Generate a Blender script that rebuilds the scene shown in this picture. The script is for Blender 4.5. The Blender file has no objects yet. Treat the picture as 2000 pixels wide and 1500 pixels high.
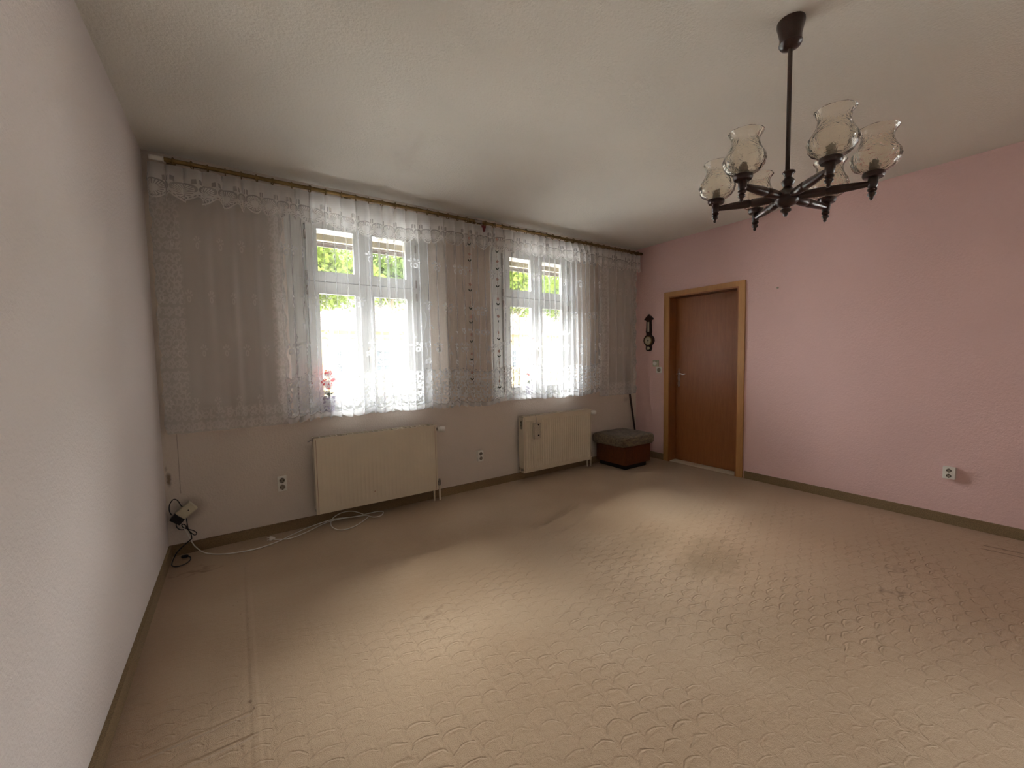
import bpy, bmesh, math, random
from math import sin, cos, pi, radians
from mathutils import Vector, Matrix, noise
import numpy as np

SC = bpy.context.scene
COL = SC.collection
L, H = 4.807, 2.67            # room length along the window wall, ceiling height
YR = -5.7                     # rear wall

# ------------------------------------------------------------------ camera
def cam_axes(yaw, pitch, roll):
    cy, sy = cos(yaw), sin(yaw); cp, sp = cos(pitch), sin(pitch)
    f = Vector((sy*cp, cy*cp, -sp)); r = Vector((cy, -sy, 0)); u = r.cross(f)
    cr, sr = cos(roll), sin(roll)
    return cr*r + sr*u, -sr*r + cr*u, f
r_, u_, f_ = cam_axes(radians(34.11126), radians(3.58534), radians(-1.02415))
cam_data = bpy.data.cameras.new('camera')
cam = bpy.data.objects.new('camera', cam_data); COL.objects.link(cam)
M = Matrix((r_, u_, -f_)).transposed().to_4x4(); M.translation = (.43365, -3.53051, 1.29784)
cam.matrix_world = M
cam_data.sensor_width = 36; cam_data.lens = 794.364/2000*36
cam_data.clip_start = .02; cam_data.clip_end = 300
SC.camera = cam

# ------------------------------------------------------------------ sky, light, exposure
world = bpy.data.worlds.new('overcast_sky'); SC.world = world; world.use_nodes = True
wn = world.node_tree; wn.nodes.clear()
wo = wn.nodes.new('ShaderNodeOutputWorld'); wb = wn.nodes.new('ShaderNodeBackground')
wn.links.new(wb.outputs[0], wo.inputs[0])
wb.inputs[0].default_value = (.94, .97, 1.0, 1)
# overcast sky: luminance rises smoothly from horizon to zenith, L = Lz (1 + 2 sin h) / 3
_tc = wn.nodes.new('ShaderNodeTexCoord'); _sx = wn.nodes.new('ShaderNodeSeparateXYZ'); wn.links.new(_tc.outputs['Generated'], _sx.inputs[0])
_mx = wn.nodes.new('ShaderNodeMath'); _mx.operation = 'MAXIMUM'; wn.links.new(_sx.outputs[2], _mx.inputs[0]); _mx.inputs[1].default_value = 0
_ma = wn.nodes.new('ShaderNodeMath'); _ma.operation = 'MULTIPLY_ADD'; wn.links.new(_mx.outputs[0], _ma.inputs[0]); _ma.inputs[1].default_value = 2/3*40; _ma.inputs[2].default_value = 40/3
wn.links.new(_ma.outputs[0], wb.inputs[1])
SC.view_settings.view_transform = 'Standard'; SC.view_settings.look = 'None'
SC.view_settings.exposure = 1.04; SC.view_settings.gamma = 1.0
SC.view_settings.use_curve_mapping = False
SC.cycles.use_denoising = True
SC.cycles.max_bounces = 7; SC.cycles.diffuse_bounces = 3; SC.cycles.transparent_max_bounces = 12
SC.cycles.use_adaptive_sampling = True; SC.cycles.adaptive_threshold = .05
SC.cycles.caustics_reflective = False; SC.cycles.caustics_refractive = False
SC.cycles.sample_clamp_indirect = 6
# veiled sun, high over the street: a broad soft source
sd = bpy.data.lights.new('veiled_sun', 'SUN'); sd.energy = 9.0; sd.angle = radians(30); sd.color = (1.0, .97, .90)
so = bpy.data.objects.new('veiled_sun', sd); COL.objects.link(so)
so.rotation_euler = Vector((-.22, -1.50, -1.62)).to_track_quat('-Z', 'Y').to_euler()
FILLW = (-5.05, -4.25, .95, 2.05)        # unseen window added behind the camera to brighten the room: y0, y1, z0, z1
for px_, py_, pz_, sx, sy, rot in ((1.40, .43, 1.67, 1.18, 1.58, (radians(-90), 0, 0)), (3.28, .43, 1.67, 1.18, 1.58, (radians(-90), 0, 0)),
        (L+.29, (FILLW[0]+FILLW[1])/2, (FILLW[2]+FILLW[3])/2, 1.1, .8, (0, radians(90), 0))):
    ld = bpy.data.lights.new('window_portal', 'AREA'); ld.shape = 'RECTANGLE'; ld.size = sx; ld.size_y = sy
    ld.cycles.is_portal = True
    lo = bpy.data.objects.new('window_portal', ld); COL.objects.link(lo); lo.location = (px_, py_, pz_)
    lo.rotation_euler = rot

# ------------------------------------------------------------------ node helpers
class N:
    """small wrapper so node maths can be written as expressions"""
    nt = None
    def __init__(s, sock): s.s = sock
    @staticmethod
    def op(o, a, b=None, c=None):
        n = N.nt.nodes.new('ShaderNodeMath'); n.operation = o
        for i, v in enumerate((a, b, c)):
            if v is None: continue
            if isinstance(v, N): N.nt.links.new(v.s, n.inputs[i])
            else: n.inputs[i].default_value = v
        return N(n.outputs[0])
    def __add__(a, b): return N.op('ADD', a, b)
    __radd__ = __add__
    def __sub__(a, b): return N.op('SUBTRACT', a, b)
    def __rsub__(a, b): return N.op('SUBTRACT', b, a)
    def __mul__(a, b): return N.op('MULTIPLY', a, b)
    __rmul__ = __mul__
    def __truediv__(a, b): return N.op('DIVIDE', a, b)
    def __rtruediv__(a, b): return N.op('DIVIDE', b, a)
    def lt(a, b): return N.op('LESS_THAN', a, b)
    def gt(a, b): return N.op('GREATER_THAN', a, b)
    def fract(a): return N.op('FRACT', a)
    def floor(a): return N.op('FLOOR', a)
    def abs(a): return N.op('ABSOLUTE', a)
    def sqrt(a): return N.op('SQRT', a)
    def cos(a): return N.op('COSINE', a)
    def sin(a): return N.op('SINE', a)
    def max(a, b): return N.op('MAXIMUM', a, b)
    def min(a, b): return N.op('MINIMUM', a, b)
    def mod2(a): return N.op('FLOORED_MODULO', a, 2.0)
    def clamp(a): return a.max(0.0).min(1.0)
    def smooth(a, lo, hi):
        n = N.nt.nodes.new('ShaderNodeMapRange'); n.interpolation_type = 'SMOOTHSTEP'
        N.nt.links.new(a.s, n.inputs[0]); n.inputs[1].default_value = lo; n.inputs[2].default_value = hi
        return N(n.outputs[0])
def atan2(a, b): return N.op('ARCTAN2', a, b)

def new_mat(name):
    m = bpy.data.materials.new(name); m.use_nodes = True
    nt = m.node_tree; N.nt = nt
    return m, nt, nt.nodes['Principled BSDF'], nt.nodes['Material Output']
def coords(nt, kind='Object'):
    return nt.nodes.new('ShaderNodeTexCoord').outputs[kind]
def xyz(nt, sock):
    s = nt.nodes.new('ShaderNodeSeparateXYZ'); nt.links.new(sock, s.inputs[0])
    return N(s.outputs[0]), N(s.outputs[1]), N(s.outputs[2])
def tex_noise(nt, vec, scale, detail=3, rough=.55, dist=0.0):
    n = nt.nodes.new('ShaderNodeTexNoise'); n.inputs['Scale'].default_value = scale
    n.inputs['Detail'].default_value = detail; n.inputs['Roughness'].default_value = rough
    n.inputs['Distortion'].default_value = dist
    if vec is not None: nt.links.new(vec, n.inputs['Vector'])
    return N(n.outputs['Fac'])
def mapping(nt, vec, scale):
    m = nt.nodes.new('ShaderNodeMapping'); nt.links.new(vec, m.inputs[0]); m.inputs['Scale'].default_value = scale
    return m.outputs[0]
def mix_col(nt, fac, a, b):
    n = nt.nodes.new('ShaderNodeMix'); n.data_type = 'RGBA'
    for idx, v in ((0, fac), (6, a), (7, b)):
        if isinstance(v, N): nt.links.new(v.s, n.inputs[idx])
        elif hasattr(v, 'is_linked') or hasattr(v, 'links'): nt.links.new(v, n.inputs[idx])
        elif idx == 0: n.inputs[0].default_value = v
        else: n.inputs[idx].default_value = (*v, 1)
    return n.outputs[2]
def bump(nt, height, bsdf, strength=.4, dist=.01):
    b = nt.nodes.new('ShaderNodeBump'); b.inputs['Strength'].default_value = strength
    b.inputs['Distance'].default_value = dist
    nt.links.new(height.s, b.inputs['Height']); nt.links.new(b.outputs[0], bsdf.inputs['Normal'])
def lin(r, g, b):
    f = lambda c: c/255/12.92 if c <= 10 else ((c/255+.055)/1.055)**2.4
    return (f(r), f(g), f(b))

def simple(name, rgb, rough=.6, metal=0.0, noise_scale=60, var=.08, bmp=.0, coat=0.0, vec_scale=None, bdist=.002):
    m, nt, p, out = new_mat(name)
    co = coords(nt)
    if vec_scale: co = mapping(nt, co, vec_scale)
    n = tex_noise(nt, co, noise_scale, 2)
    a = tuple(c*(1-var) for c in rgb); b = tuple(min(1, c*(1+var)) for c in rgb)
    nt.links.new(mix_col(nt, n.smooth(.3, .7), a, b), p.inputs['Base Color'])
    p.inputs['Roughness'].default_value = rough; p.inputs['Metallic'].default_value = metal
    p.inputs['Coat Weight'].default_value = coat
    if bmp: bump(nt, n, p, bmp, bdist)
    return m

def wall_paint(name, rgb, rgb2=None, rough=.9):
    m, nt, p, out = new_mat(name)
    co = coords(nt)
    fine = tex_noise(nt, co, 75, 2, .65); big = tex_noise(nt, co, 1.1, 1)
    c2 = rgb2 or tuple(c*.93 for c in rgb)
    nt.links.new(mix_col(nt, big.smooth(.35, .7), rgb, c2), p.inputs['Base Color'])
    p.inputs['Roughness'].default_value = rough
    p.inputs['Specular IOR Level'].default_value = .25
    bump(nt, fine, p, .60, .006)
    return m

def m_carpet():
    m, nt, p, out = new_mat('relief_carpet')
    co = coords(nt); x, y, z = xyz(nt, co)
    w1 = tex_noise(nt, co, 11, 1) - .5; w2 = tex_noise(nt, mapping(nt, co, (1, 1.3, 1.7)), 13, 1) - .5
    u = (x + w1*.035)/.095; v = (y + w2*.040)/.066
    v2 = v + u.floor().mod2()*.5
    fu = (u.fract() - .5).abs(); fv = v2.fract()
    pad = (.5 - fu).smooth(.07, .17)*fv.smooth(.10, .22)*(1.0 - fv.smooth(.62, .98))
    # arched lower lip of each tuft block
    lip = (1.0 - (fv - (.36 - (u.fract()-.5)*(u.fract()-.5)*1.3)).abs().smooth(.0, .10))
    worn = tex_noise(nt, co, 2.3, 2).smooth(.36, .62)
    rel = pad*.5 - lip*.8
    # worn flat strip along the window wall and a trodden zone by the door
    flat = y.smooth(-.9, -2.2) * 1.0
    flat2 = N.op('SUBTRACT', 1.0, (y + 1.5).smooth(-.5, .7))
    pile = tex_noise(nt, co, 380, 0, .7)
    clump = tex_noise(nt, mapping(nt, co, (1.0, 1.8, 1)), 24, 4, .68)
    # seam line running along y at x=.43 and two pressed lines left of it
    seam = (1.0 - (x - .43).abs().smooth(.004, .02))*(1.0 - (y+.5).smooth(0, .1))
    pl = (1.0 - (y + 1.785).abs().smooth(.002, .014)).max(1.0 - (y + 1.90).abs().smooth(.002, .014))*(x.lt(.42))*x.gt(.10)
    h = rel*(flat2*.7+.15)*(worn*.6+.4) + pile*.35 + clump*1.25 - pl*2.2 + seam*.9
    bump(nt, h, p, .70, .006)
    # colour: beige, reddish-brown cast right and left, big soft soil patches, faint window-side band
    def blob(cx, cy, rx, ry, lo, hi):
        dx = (x - cx + w1*.25)/rx; dy = (y - cy + w2*.25)/ry
        return 1.0 - (dx*dx + dy*dy).sqrt().smooth(lo, hi)
    col = mix_col(nt, tex_noise(nt, co, .9, 2).smooth(.35, .7), lin(198, 173, 146), lin(186, 159, 131))
    red = x.smooth(2.2, 3.8)*(1.0 - y.smooth(-2.6, -1.4))*.55
    col = mix_col(nt, red, col, lin(178, 138, 110))
    dark = blob(2.84, -2.16, .36, .20, .1, 1.2)*.42
    dark = dark.max(blob(3.02, -2.02, .22, .16, .2, 1.2)*.25).max(blob(2.75, -1.75, .5, .22, .1, 1.2)*.22)
    dark = dark.max(blob(1.30, -.75, 1.2, .25, .0, 1.2)*.10)
    col = mix_col(nt, dark, col, lin(112, 90, 58))
    st = blob(3.32, -2.93, .07, .045, .2, 1.1).max(blob(3.62, -2.86, .10, .03, .2, 1.1)*.6)*.5
    st = st.max(blob(.16, -.36, .13, .035, .2, 1.2)*.5).max(blob(1.20, -1.64, .05, .03, .2, 1.1)*.35)
    scr = (1.0 - (x + y*.15 - 4.03).abs().smooth(.004, .012)).max(1.0 - (x + y*.15 - 3.95).abs().smooth(.004, .012))*y.lt(-3.10)*y.gt(-3.30)*.6
    st = st.max(scr)
    dent = blob(.395, -1.765, .012, .018, .3, 1.0).max(blob(.425, -1.93, .022, .02, .3, 1.0)).max(blob(.40, -.96, .018, .008, .3, 1.0)*.7).max(blob(.41, -1.09, .018, .008, .3, 1.0)*.7)
    col = mix_col(nt, st.max(dent*.55), col, lin(96, 66, 48))
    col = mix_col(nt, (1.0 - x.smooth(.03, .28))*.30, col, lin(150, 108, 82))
    col = mix_col(nt, pile.smooth(.35, .65)*.18, col, lin(150, 122, 94))
    nt.links.new(col, p.inputs['Base Color'])
    p.inputs['Roughness'].default_value = 1.0; p.inputs['Specular IOR Level'].default_value = .05
    p.inputs['Sheen Weight'].default_value = .12; p.inputs['Sheen Roughness'].default_value = .5
    return m

def m_wood(name, c1, c2, rough=.35, scale=(14, 14, 1.2), coat=.0, nscale=9):
    m, nt, p, out = new_mat(name)
    co = mapping(nt, coords(nt), scale)
    g = tex_noise(nt, co, nscale, 6, .6, .6); g2 = tex_noise(nt, co, nscale*4, 2)
    nt.links.new(mix_col(nt, (g*.75 + g2*.25).smooth(.3, .7), c1, c2), p.inputs['Base Color'])
    p.inputs['Roughness'].default_value = rough; p.inputs['Coat Weight'].default_value = coat
    p.inputs['Coat Roughness'].default_value = .25
    bump(nt, g2, p, .12, .001)
    return m

def cloth_shader(name, alpha_fn, rgb=(.92, .92, .93), transl=.5):
    """thread cloth: open mesh (transparent) between threads that reflect and pass light"""
    m, nt, p, out = new_mat(name)
    nt.nodes.remove(p)
    uvn = nt.nodes.new('ShaderNodeUVMap'); u, v, _ = xyz(nt, uvn.outputs[0])
    a = alpha_fn(nt, u, v, uvn.outputs[0]).clamp()
    g_ = nt.nodes.new('ShaderNodeNewGeometry'); dp = nt.nodes.new('ShaderNodeVectorMath'); dp.operation = 'DOT_PRODUCT'
    nt.links.new(g_.outputs['Normal'], dp.inputs[0]); nt.links.new(g_.outputs['Incoming'], dp.inputs[1])
    cosv = N(dp.outputs['Value']).abs().max(.12)
    a = 1.0 - N.op('POWER', (1.0 - a).max(.02), 1.0/cosv)      # slanted view passes more threads
    d = nt.nodes.new('ShaderNodeBsdfDiffuse'); d.inputs[0].default_value = (*rgb, 1)
    t = nt.nodes.new('ShaderNodeBsdfTranslucent'); t.inputs[0].default_value = (*rgb, 1)
    mx = nt.nodes.new('ShaderNodeMixShader'); mx.inputs[0].default_value = transl
    nt.links.new(d.outputs[0], mx.inputs[1]); nt.links.new(t.outputs[0], mx.inputs[2])
    tr = nt.nodes.new('ShaderNodeBsdfTransparent')
    mo = nt.nodes.new('ShaderNodeMixShader')
    nt.links.new(a.clamp().s, mo.inputs[0]); nt.links.new(tr.outputs[0], mo.inputs[1]); nt.links.new(mx.outputs[0], mo.inputs[2])
    nt.links.new(mo.outputs[0], out.inputs[0])
    return m

def flower(u, v, pu, pv, R, petals=5, off=0.0, ring=.45, stagger=True):
    """a repeated embroidered flower: outline petals round an open middle"""
    row = (v/pv).floor()
    uu = u/pu + (row.mod2()*.5 if stagger else 0.0) + off
    x = (uu.fract() - .5)*pu; y = ((v/pv).fract() - .5)*pv
    r = (x*x + y*y).sqrt(); th = atan2(y, x)
    edge = ((th*(petals/2)).cos().abs()*.45 + .55)*R
    return r.lt(edge)*r.gt(edge*ring)
def sprig(u, v, pu, pv, R, off=0.0):
    """fan of leaves standing on a small bloom"""
    row = (v/pv).floor()
    uu = u/pu + row.mod2()*.5 + off
    x = (uu.fract() - .5)*pu; y = ((v/pv).fract() - .55)*pv
    r = (x*x + y*y).sqrt(); th = atan2(y, x)
    fan = (th*3.5).cos().abs().gt(.62)*r.lt(R)*r.gt(R*.35)*y.gt(-.004)
    y2 = y + R*.75; r2 = (x*x*1.6 + y2*y2).sqrt()
    bloom = r2.lt(R*.62)*r2.gt(R*.30)
    return fan.max(bloom)
def scroll(u, v, pu, pv, R, w, off=0.0):
    row = (v/pv).floor()
    uu = u/pu + row.mod2()*.5 + off
    x = (uu.fract() - .5)*pu; y = ((v/pv).fract() - .5)*pv
    r = (x*x + y*y).sqrt(); th = atan2(y, x)
    return (r - R - th*R*.12).abs().lt(w)

def a_lace(nt, u, v, uv):
    base = .165
    nz = tex_noise(nt, uv, 26, 2)
    low = v.smooth(.36, .33)
    bloom = flower(u, v, .085, .085, .036).max(scroll(u, v, .06, .07, .02, .0045, .27)).max(flower(u, v, .043, .06, .014, 3, .4, .2))
    lowpat = bloom*(1.0 - v.smooth(.30, .37))*v.gt(.05)*nz.gt(.40)
    climb = flower(u, v, .17, .075, .030, 5, .1)*v.lt(.75)*tex_noise(nt, uv, 5, 1).gt(.55)
    mids = sprig(u, v, .15, .36, .036, .3)*v.gt(.38)
    vine = ((u/.30).fract() - .5 + (v*22).sin()*.05).abs().lt(.010)*v.lt(1.1)*v.gt(.3)*nz.gt(.45)
    hem = (1.0 - v.smooth(.03, .05))*.35
    threads = (tex_noise(nt, mapping(nt, uv, (160, 3, 1)), 1, 1) - .5)*.25
    return base + threads + lowpat.max(mids).max(climb).max(vine)*.62 + hem
def a_side(W):
    def f(nt, u, v, uv):
        nz = tex_noise(nt, uv, 22, 2)
        border = (1.0 - u.smooth(.20, .24)).max(u.smooth(W-.16, W-.12)).max(1.0 - v.smooth(.14, .18))
        pat = flower(u, v, .085, .085, .038).max(scroll(u, v, .06, .07, .02, .005, .27))*nz.gt(.38)
        mids = sprig(u, v, .22, .36, .036, .3)
        return .42 + border*(pat*.10 + .03) + mids*.08
    return f
def a_valance(nt, u, v, uv):
    # v measured up from the scalloped edge
    pu = .115
    x = ((u/pu).fract() - .5)*pu; y = v - .055
    r = (x*x + y*y).sqrt(); th = atan2(y, x)
    ribs = (th*11.0).cos().abs().lt(.55)*r.gt(.022)*r.lt(.048)
    arc = (r - .052).abs().lt(.004)
    x2 = ((u/pu + .5).fract() - .5)*pu
    lad = x2.abs().lt(.018)*x2.abs().gt(.004)*((v*70).sin().gt(.35))*v.gt(.05)*v.lt(.14)
    holes = ribs.max(arc*v.gt(.04)).max(lad)*v.lt(.15)
    dots = ((u/.012).fract() - .5).abs().lt(.28)*(v - .014).abs().lt(.004)
    body = .64 - v.smooth(.12, .19)*.14
    return body - holes.max(dots)*.38

def m_glass():
    m, nt, p, out = new_mat('window_glass'); nt.nodes.remove(p)
    t = nt.nodes.new('ShaderNodeBsdfTransparent'); t.inputs[0].default_value = (.97, .98, .97, 1)
    g = nt.nodes.new('ShaderNodeBsdfGlossy'); g.inputs['Roughness'].default_value = .02
    mx = nt.nodes.new('ShaderNodeMixShader')
    fr = nt.nodes.new('ShaderNodeFresnel'); fr.inputs[0].default_value = 1.45
    nt.links.new(fr.outputs[0], mx.inputs[0]); nt.links.new(t.outputs[0], mx.inputs[1]); nt.links.new(g.outputs[0], mx.inputs[2])
    nt.links.new(mx.outputs[0], out.inputs[0])
    return m

def m_shade():
    m, nt, p, out = new_mat('pressed_amber_glass')
    p.inputs['Base Color'].default_value = (1.0, .965, .89, 1)
    p.inputs['Transmission Weight'].default_value = 1; p.inputs['Roughness'].default_value = .04
    p.inputs['IOR'].default_value = 1.42
    co = coords(nt)
    bump(nt, tex_noise(nt, co, 38, 2, .5, 1.2), p, .6, .006)
    return m

def m_foliage(name, c1, c2):
    m, nt, p, out = new_mat(name); nt.nodes.remove(p)
    co = coords(nt); n = tex_noise(nt, co, 2.2, 4)
    c = mix_col(nt, n.smooth(.3, .7), c1, c2)
    d = nt.nodes.new('ShaderNodeBsdfDiffuse'); t = nt.nodes.new('ShaderNodeBsdfTranslucent')
    nt.links.new(c, d.inputs[0]); nt.links.new(c, t.inputs[0])
    mx = nt.nodes.new('ShaderNodeMixShader'); mx.inputs[0].default_value = .5
    nt.links.new(d.outputs[0], mx.inputs[1]); nt.links.new(t.outputs[0], mx.inputs[2])
    nt.links.new(mx.outputs[0], out.inputs[0])
    return m

def m_ottoman_cloth():
    m, nt, p, out = new_mat('ribbed_brown_plush')
    co = coords(nt); x, y, z = xyz(nt, co)
    w = tex_noise(nt, mapping(nt, co, (8, 8, 60)), 3, 4); fine = tex_noise(nt, co, 220, 2)
    stripe = ((x + y)*0.0 + z*170.0 + w*3).sin()
    top = tex_noise(nt, mapping(nt, co, (3, 30, 8)), 3, 5)
    c = mix_col(nt, (w*.6 + top*.4).smooth(.36, .62), lin(66, 50, 36), lin(132, 114, 88))
    nt.links.new(c, p.inputs['Base Color']); p.inputs['Roughness'].default_value = .95
    p.inputs['Sheen Weight'].default_value = .3
    bump(nt, w + fine*.4 + top*.5, p, .6, .006)
    return m

def m_stained_wall(name, rgb):
    """white window wall; carries the crease, the plaster hole stain by the left corner"""
    m, nt, p, out = new_mat(name)
    co = coords(nt); x, y, z = xyz(nt, co)
    fine = tex_noise(nt, co, 75, 2, .65); big = tex_noise(nt, co, 1.1, 1)
    c = mix_col(nt, big.smooth(.35, .7), rgb, tuple(k*.94 for k in rgb))
    n2 = tex_noise(nt, co, 30, 1) - .5
    dx = (x - .022 + n2*.02)/.016; dz = (z - .525 + n2*.02)/.055
    spot = 1.0 - (dx*dx + dz*dz).sqrt().smooth(.4, 1.2)
    dx = (x - .012)/.008; dz = (z - .60)/.02
    spot = spot.max((1.0 - (dx*dx + dz*dz).sqrt().smooth(.4, 1.2))*.4)
    crease = (1.0 - (x - .080 - n2*.004).abs().smooth(.001, .0035))*z.gt(.42)*z.lt(1.1)*.45
    # darker brown patch round the junction box in the corner
    dx = (x - .12 + n2*.03)/.10; dz = (z - .31 + n2*.03)/.085
    box_patch = (1.0 - (dx*dx + dz*dz).sqrt().smooth(.5, 1.2))*.30
    dx = (x - 4.60 + n2*.05)/.05; dz = (z - .74 + n2*.05)/.04
    rub = (1.0 - (dx*dx + dz*dz).sqrt().smooth(.2, 1.2))*.35
    c = mix_col(nt, (spot*.8).max(crease).max(box_patch).max(rub*.6), c, lin(120, 92, 66))
    nt.links.new(c, p.inputs['Base Color']); p.inputs['Roughness'].default_value = .9
    p.inputs['Specular IOR Level'].default_value = .25
    bump(nt, fine, p, .60, .006)
    return m

MAT = {}
MAT['wall_white'] = wall_paint('white_woodchip_wall', lin(245, 234, 229))
MAT['wall_window'] = m_stained_wall('white_window_wall', lin(232, 218, 205))
MAT['wall_pink'] = wall_paint('pink_woodchip_wall', lin(244, 205, 200))
MAT['ceiling'] = wall_paint('ceiling_woodchip', lin(244, 238, 228))
MAT['carpet'] = m_carpet()
MAT['skirting'] = simple('carpet_skirting', lin(140, 116, 84), .95, 0, 240, .22, .5)
MAT['cream'] = simple('cream_enamel', lin(230, 216, 192), .38, 0, 5, .03)
MAT['cream_dark'] = simple('shadow_chip_brown', lin(150, 95, 62), .6)  # brown for the painted shadow lines and the paint chip
MAT['white_plastic'] = simple('white_plastic', lin(246, 241, 232), .4, 0, 20, .02)
MAT['dull_plastic'] = simple('yellowed_plastic', lin(206, 196, 168), .45, 0, 14, .06)
MAT['black_plastic'] = simple('black_plastic', lin(24, 20, 20), .45)
MAT['dark'] = simple('socket_hole_dark', lin(18, 13, 12), .8)
MAT['brass'] = simple('aged_brass', lin(140, 116, 74), .4, .8, 30, .15)
MAT['chrome'] = simple('chrome', (.72, .70, .68), .22, 1.0, 20, .05)
MAT['steel'] = simple('dull_steel', (.35, .31, .28), .4, 1.0, 40, .15)
MAT['darkwood'] = m_wood('dark_turned_wood', lin(34, 15, 11), lin(60, 29, 20), .32, (20, 20, 20), .15)
MAT['doorwood'] = m_wood('beech_brown_veneer', lin(146, 88, 46), lin(162, 100, 56), .38, (10, 10, .8), .15, 6)
MAT['framewood'] = m_wood('light_beech_frame', lin(184, 132, 76), lin(196, 144, 86), .45, (10, 10, .8), 0, 6)
MAT['ottowood'] = m_wood('brown_veneer', lin(92, 46, 22), lin(116, 62, 30), .4, (6, 6, 2), .1, 6)
MAT['plush'] = m_ottoman_cloth()
MAT['winwhite'] = simple('white_window_paint', lin(240, 240, 236), .35, 0, 8, .02)
MAT['glass'] = m_glass()
MAT['shade'] = m_shade()
MAT['lace'] = cloth_shader('embroidered_net', a_lace, (.86, .86, .88), .38)
MAT['valance'] = cloth_shader('shell_lace', a_valance, (.90, .88, .87), .42)
MAT['stonewall'] = simple('ceramic_grey', lin(205, 192, 172), .5, 0, 90, .10)
MAT['thread'] = simple('garland_thread', lin(190, 175, 160), .7)
MAT['flowerpink'] = simple('dusky_pink_felt', lin(176, 138, 126), .9)
MAT['leafgreen'] = simple('dark_green_felt', lin(34, 44, 24), .9)
MAT['bow'] = simple('red_bow_ribbon', lin(120, 48, 52), .8)
MAT['plaster_out'] = simple('cream_render', lin(124, 110, 76), .9, 0, 3, .06)
MAT['cornice'] = simple('ochre_cornice', lin(104, 74, 36), .8, 0, 3, .06)
MAT['tile'] = simple('clay_roof_tile', lin(42, 27, 26), .8, 0, 3, .2)
MAT['house_glass'] = simple('far_pane_glass', lin(24, 30, 34), .6)
MAT['street'] = simple('street_paving', lin(172, 170, 166), .9, 0, 4, .1)
MAT['bark'] = simple('tree_bark', lin(92, 78, 62), .9, 0, 12, .25, .4)
MAT['fol1'] = m_foliage('lime_leaves', (.042, .062, .009), (.090, .115, .022))
MAT['fol2'] = m_foliage('fresh_leaves', (.030, .052, .010), (.070, .092, .022))
MAT['shutter_brown'] = simple('brown_shutter_slat', lin(46, 36, 32), .7)
MAT['shutter_cream'] = simple('cream_shutter_bar', lin(98, 88, 64), .6)
MAT['red_pot'] = simple('red_glazed_pot', lin(205, 60, 66), .35)
MAT['pale_pot'] = simple('pale_violet_pot', lin(176, 168, 190), .4)
MAT['red_petal'] = simple('red_petal', lin(214, 52, 66), .6)
MAT['petal'] = simple('pale_petal', lin(222, 205, 205), .7)
MAT['plantgreen'] = simple('plant_green', lin(66, 88, 40), .6)

# ------------------------------------------------------------------ mesh helpers
def link(name, bm, mat, parent=None, smooth=False, bevel=0.0, uvs=None):
    me = bpy.data.meshes.new(name)
    if bevel:
        bmesh.ops.bevel(bm, geom=[e for e in bm.edges], offset=bevel, segments=2, profile=.6, affect='EDGES', clamp_overlap=True)
    bmesh.ops.recalc_face_normals(bm, faces=bm.faces)
    bm.to_mesh(me); bm.free()
    if isinstance(mat, (list, tuple)):
        for k in mat: me.materials.append(k)
    else: me.materials.append(mat)
    if smooth:
        me.polygons.foreach_set('use_smooth', [True]*len(me.polygons))
        try: me.set_sharp_from_angle(angle=radians(40))
        except Exception: pass
    o = bpy.data.objects.new(name, me); COL.objects.link(o)
    if parent is not None: o.parent = parent
    return o
def tag(o, label, cat, group=None, kind=None):
    if label: o['label'] = label
    if cat: o['category'] = cat
    if group: o['group'] = group
    if kind: o['kind'] = kind
    return o
def empty(name, loc=(0, 0, 0)):
    o = bpy.data.objects.new(name, None); COL.objects.link(o); o.location = loc; o.empty_display_size = .05
    return o
def struct(o): o['kind'] = 'structure'; return o
def box(bm, x0, x1, y0, y1, z0, z1, mi=0, M=None):
    vs = [bm.verts.new(Vector(c) if M is None else M @ Vector(c)) for c in
          ((x0,y0,z0),(x1,y0,z0),(x1,y1,z0),(x0,y1,z0),(x0,y0,z1),(x1,y0,z1),(x1,y1,z1),(x0,y1,z1))]
    for f in ((0,3,2,1),(4,5,6,7),(0,1,5,4),(1,2,6,5),(2,3,7,6),(3,0,4,7)):
        bm.faces.new([vs[i] for i in f]).material_index = mi
def BX(*a, **k):
    bm = bmesh.new(); box(bm, *a, **k); return bm
def lathe(bm, prof, n=20, M=None, ripple=None, mi=0, cap=True, nrip=999):
    rings = []
    for q_, (r, z) in enumerate(prof):
        ring = []
        for i in range(n):
            th = 2*pi*i/n
            rr = r*(ripple(th, z) if ripple and q_ < nrip else 1)
            v = Vector((rr*cos(th), rr*sin(th), z))
            ring.append(bm.verts.new(M @ v if M else v))
        rings.append(ring)
    for a, b in zip(rings, rings[1:]):
        for i in range(n):
            bm.faces.new((a[i], a[(i+1) % n], b[(i+1) % n], b[i])).material_index = mi
    if cap:
        bm.faces.new(list(reversed(rings[0]))).material_index = mi; bm.faces.new(rings[-1]).material_index = mi
def frame_to(d):
    return Vector(d).normalized().to_track_quat('Z', 'Y').to_matrix().to_4x4()
def smooth_path(pts, sub=6):
    P = [Vector(p) for p in pts]; out = []
    for i in range(len(P)-1):
        p0 = P[max(i-1, 0)]; p1 = P[i]; p2 = P[i+1]; p3 = P[min(i+2, len(P)-1)]
        for k in range(sub):
            t = k/sub
            out.append(.5*((2*p1) + (p2-p0)*t + (2*p0-5*p1+4*p2-p3)*t*t + (3*p1-p0-3*p2+p3)*t**3))
    out.append(P[-1]); return out
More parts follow.
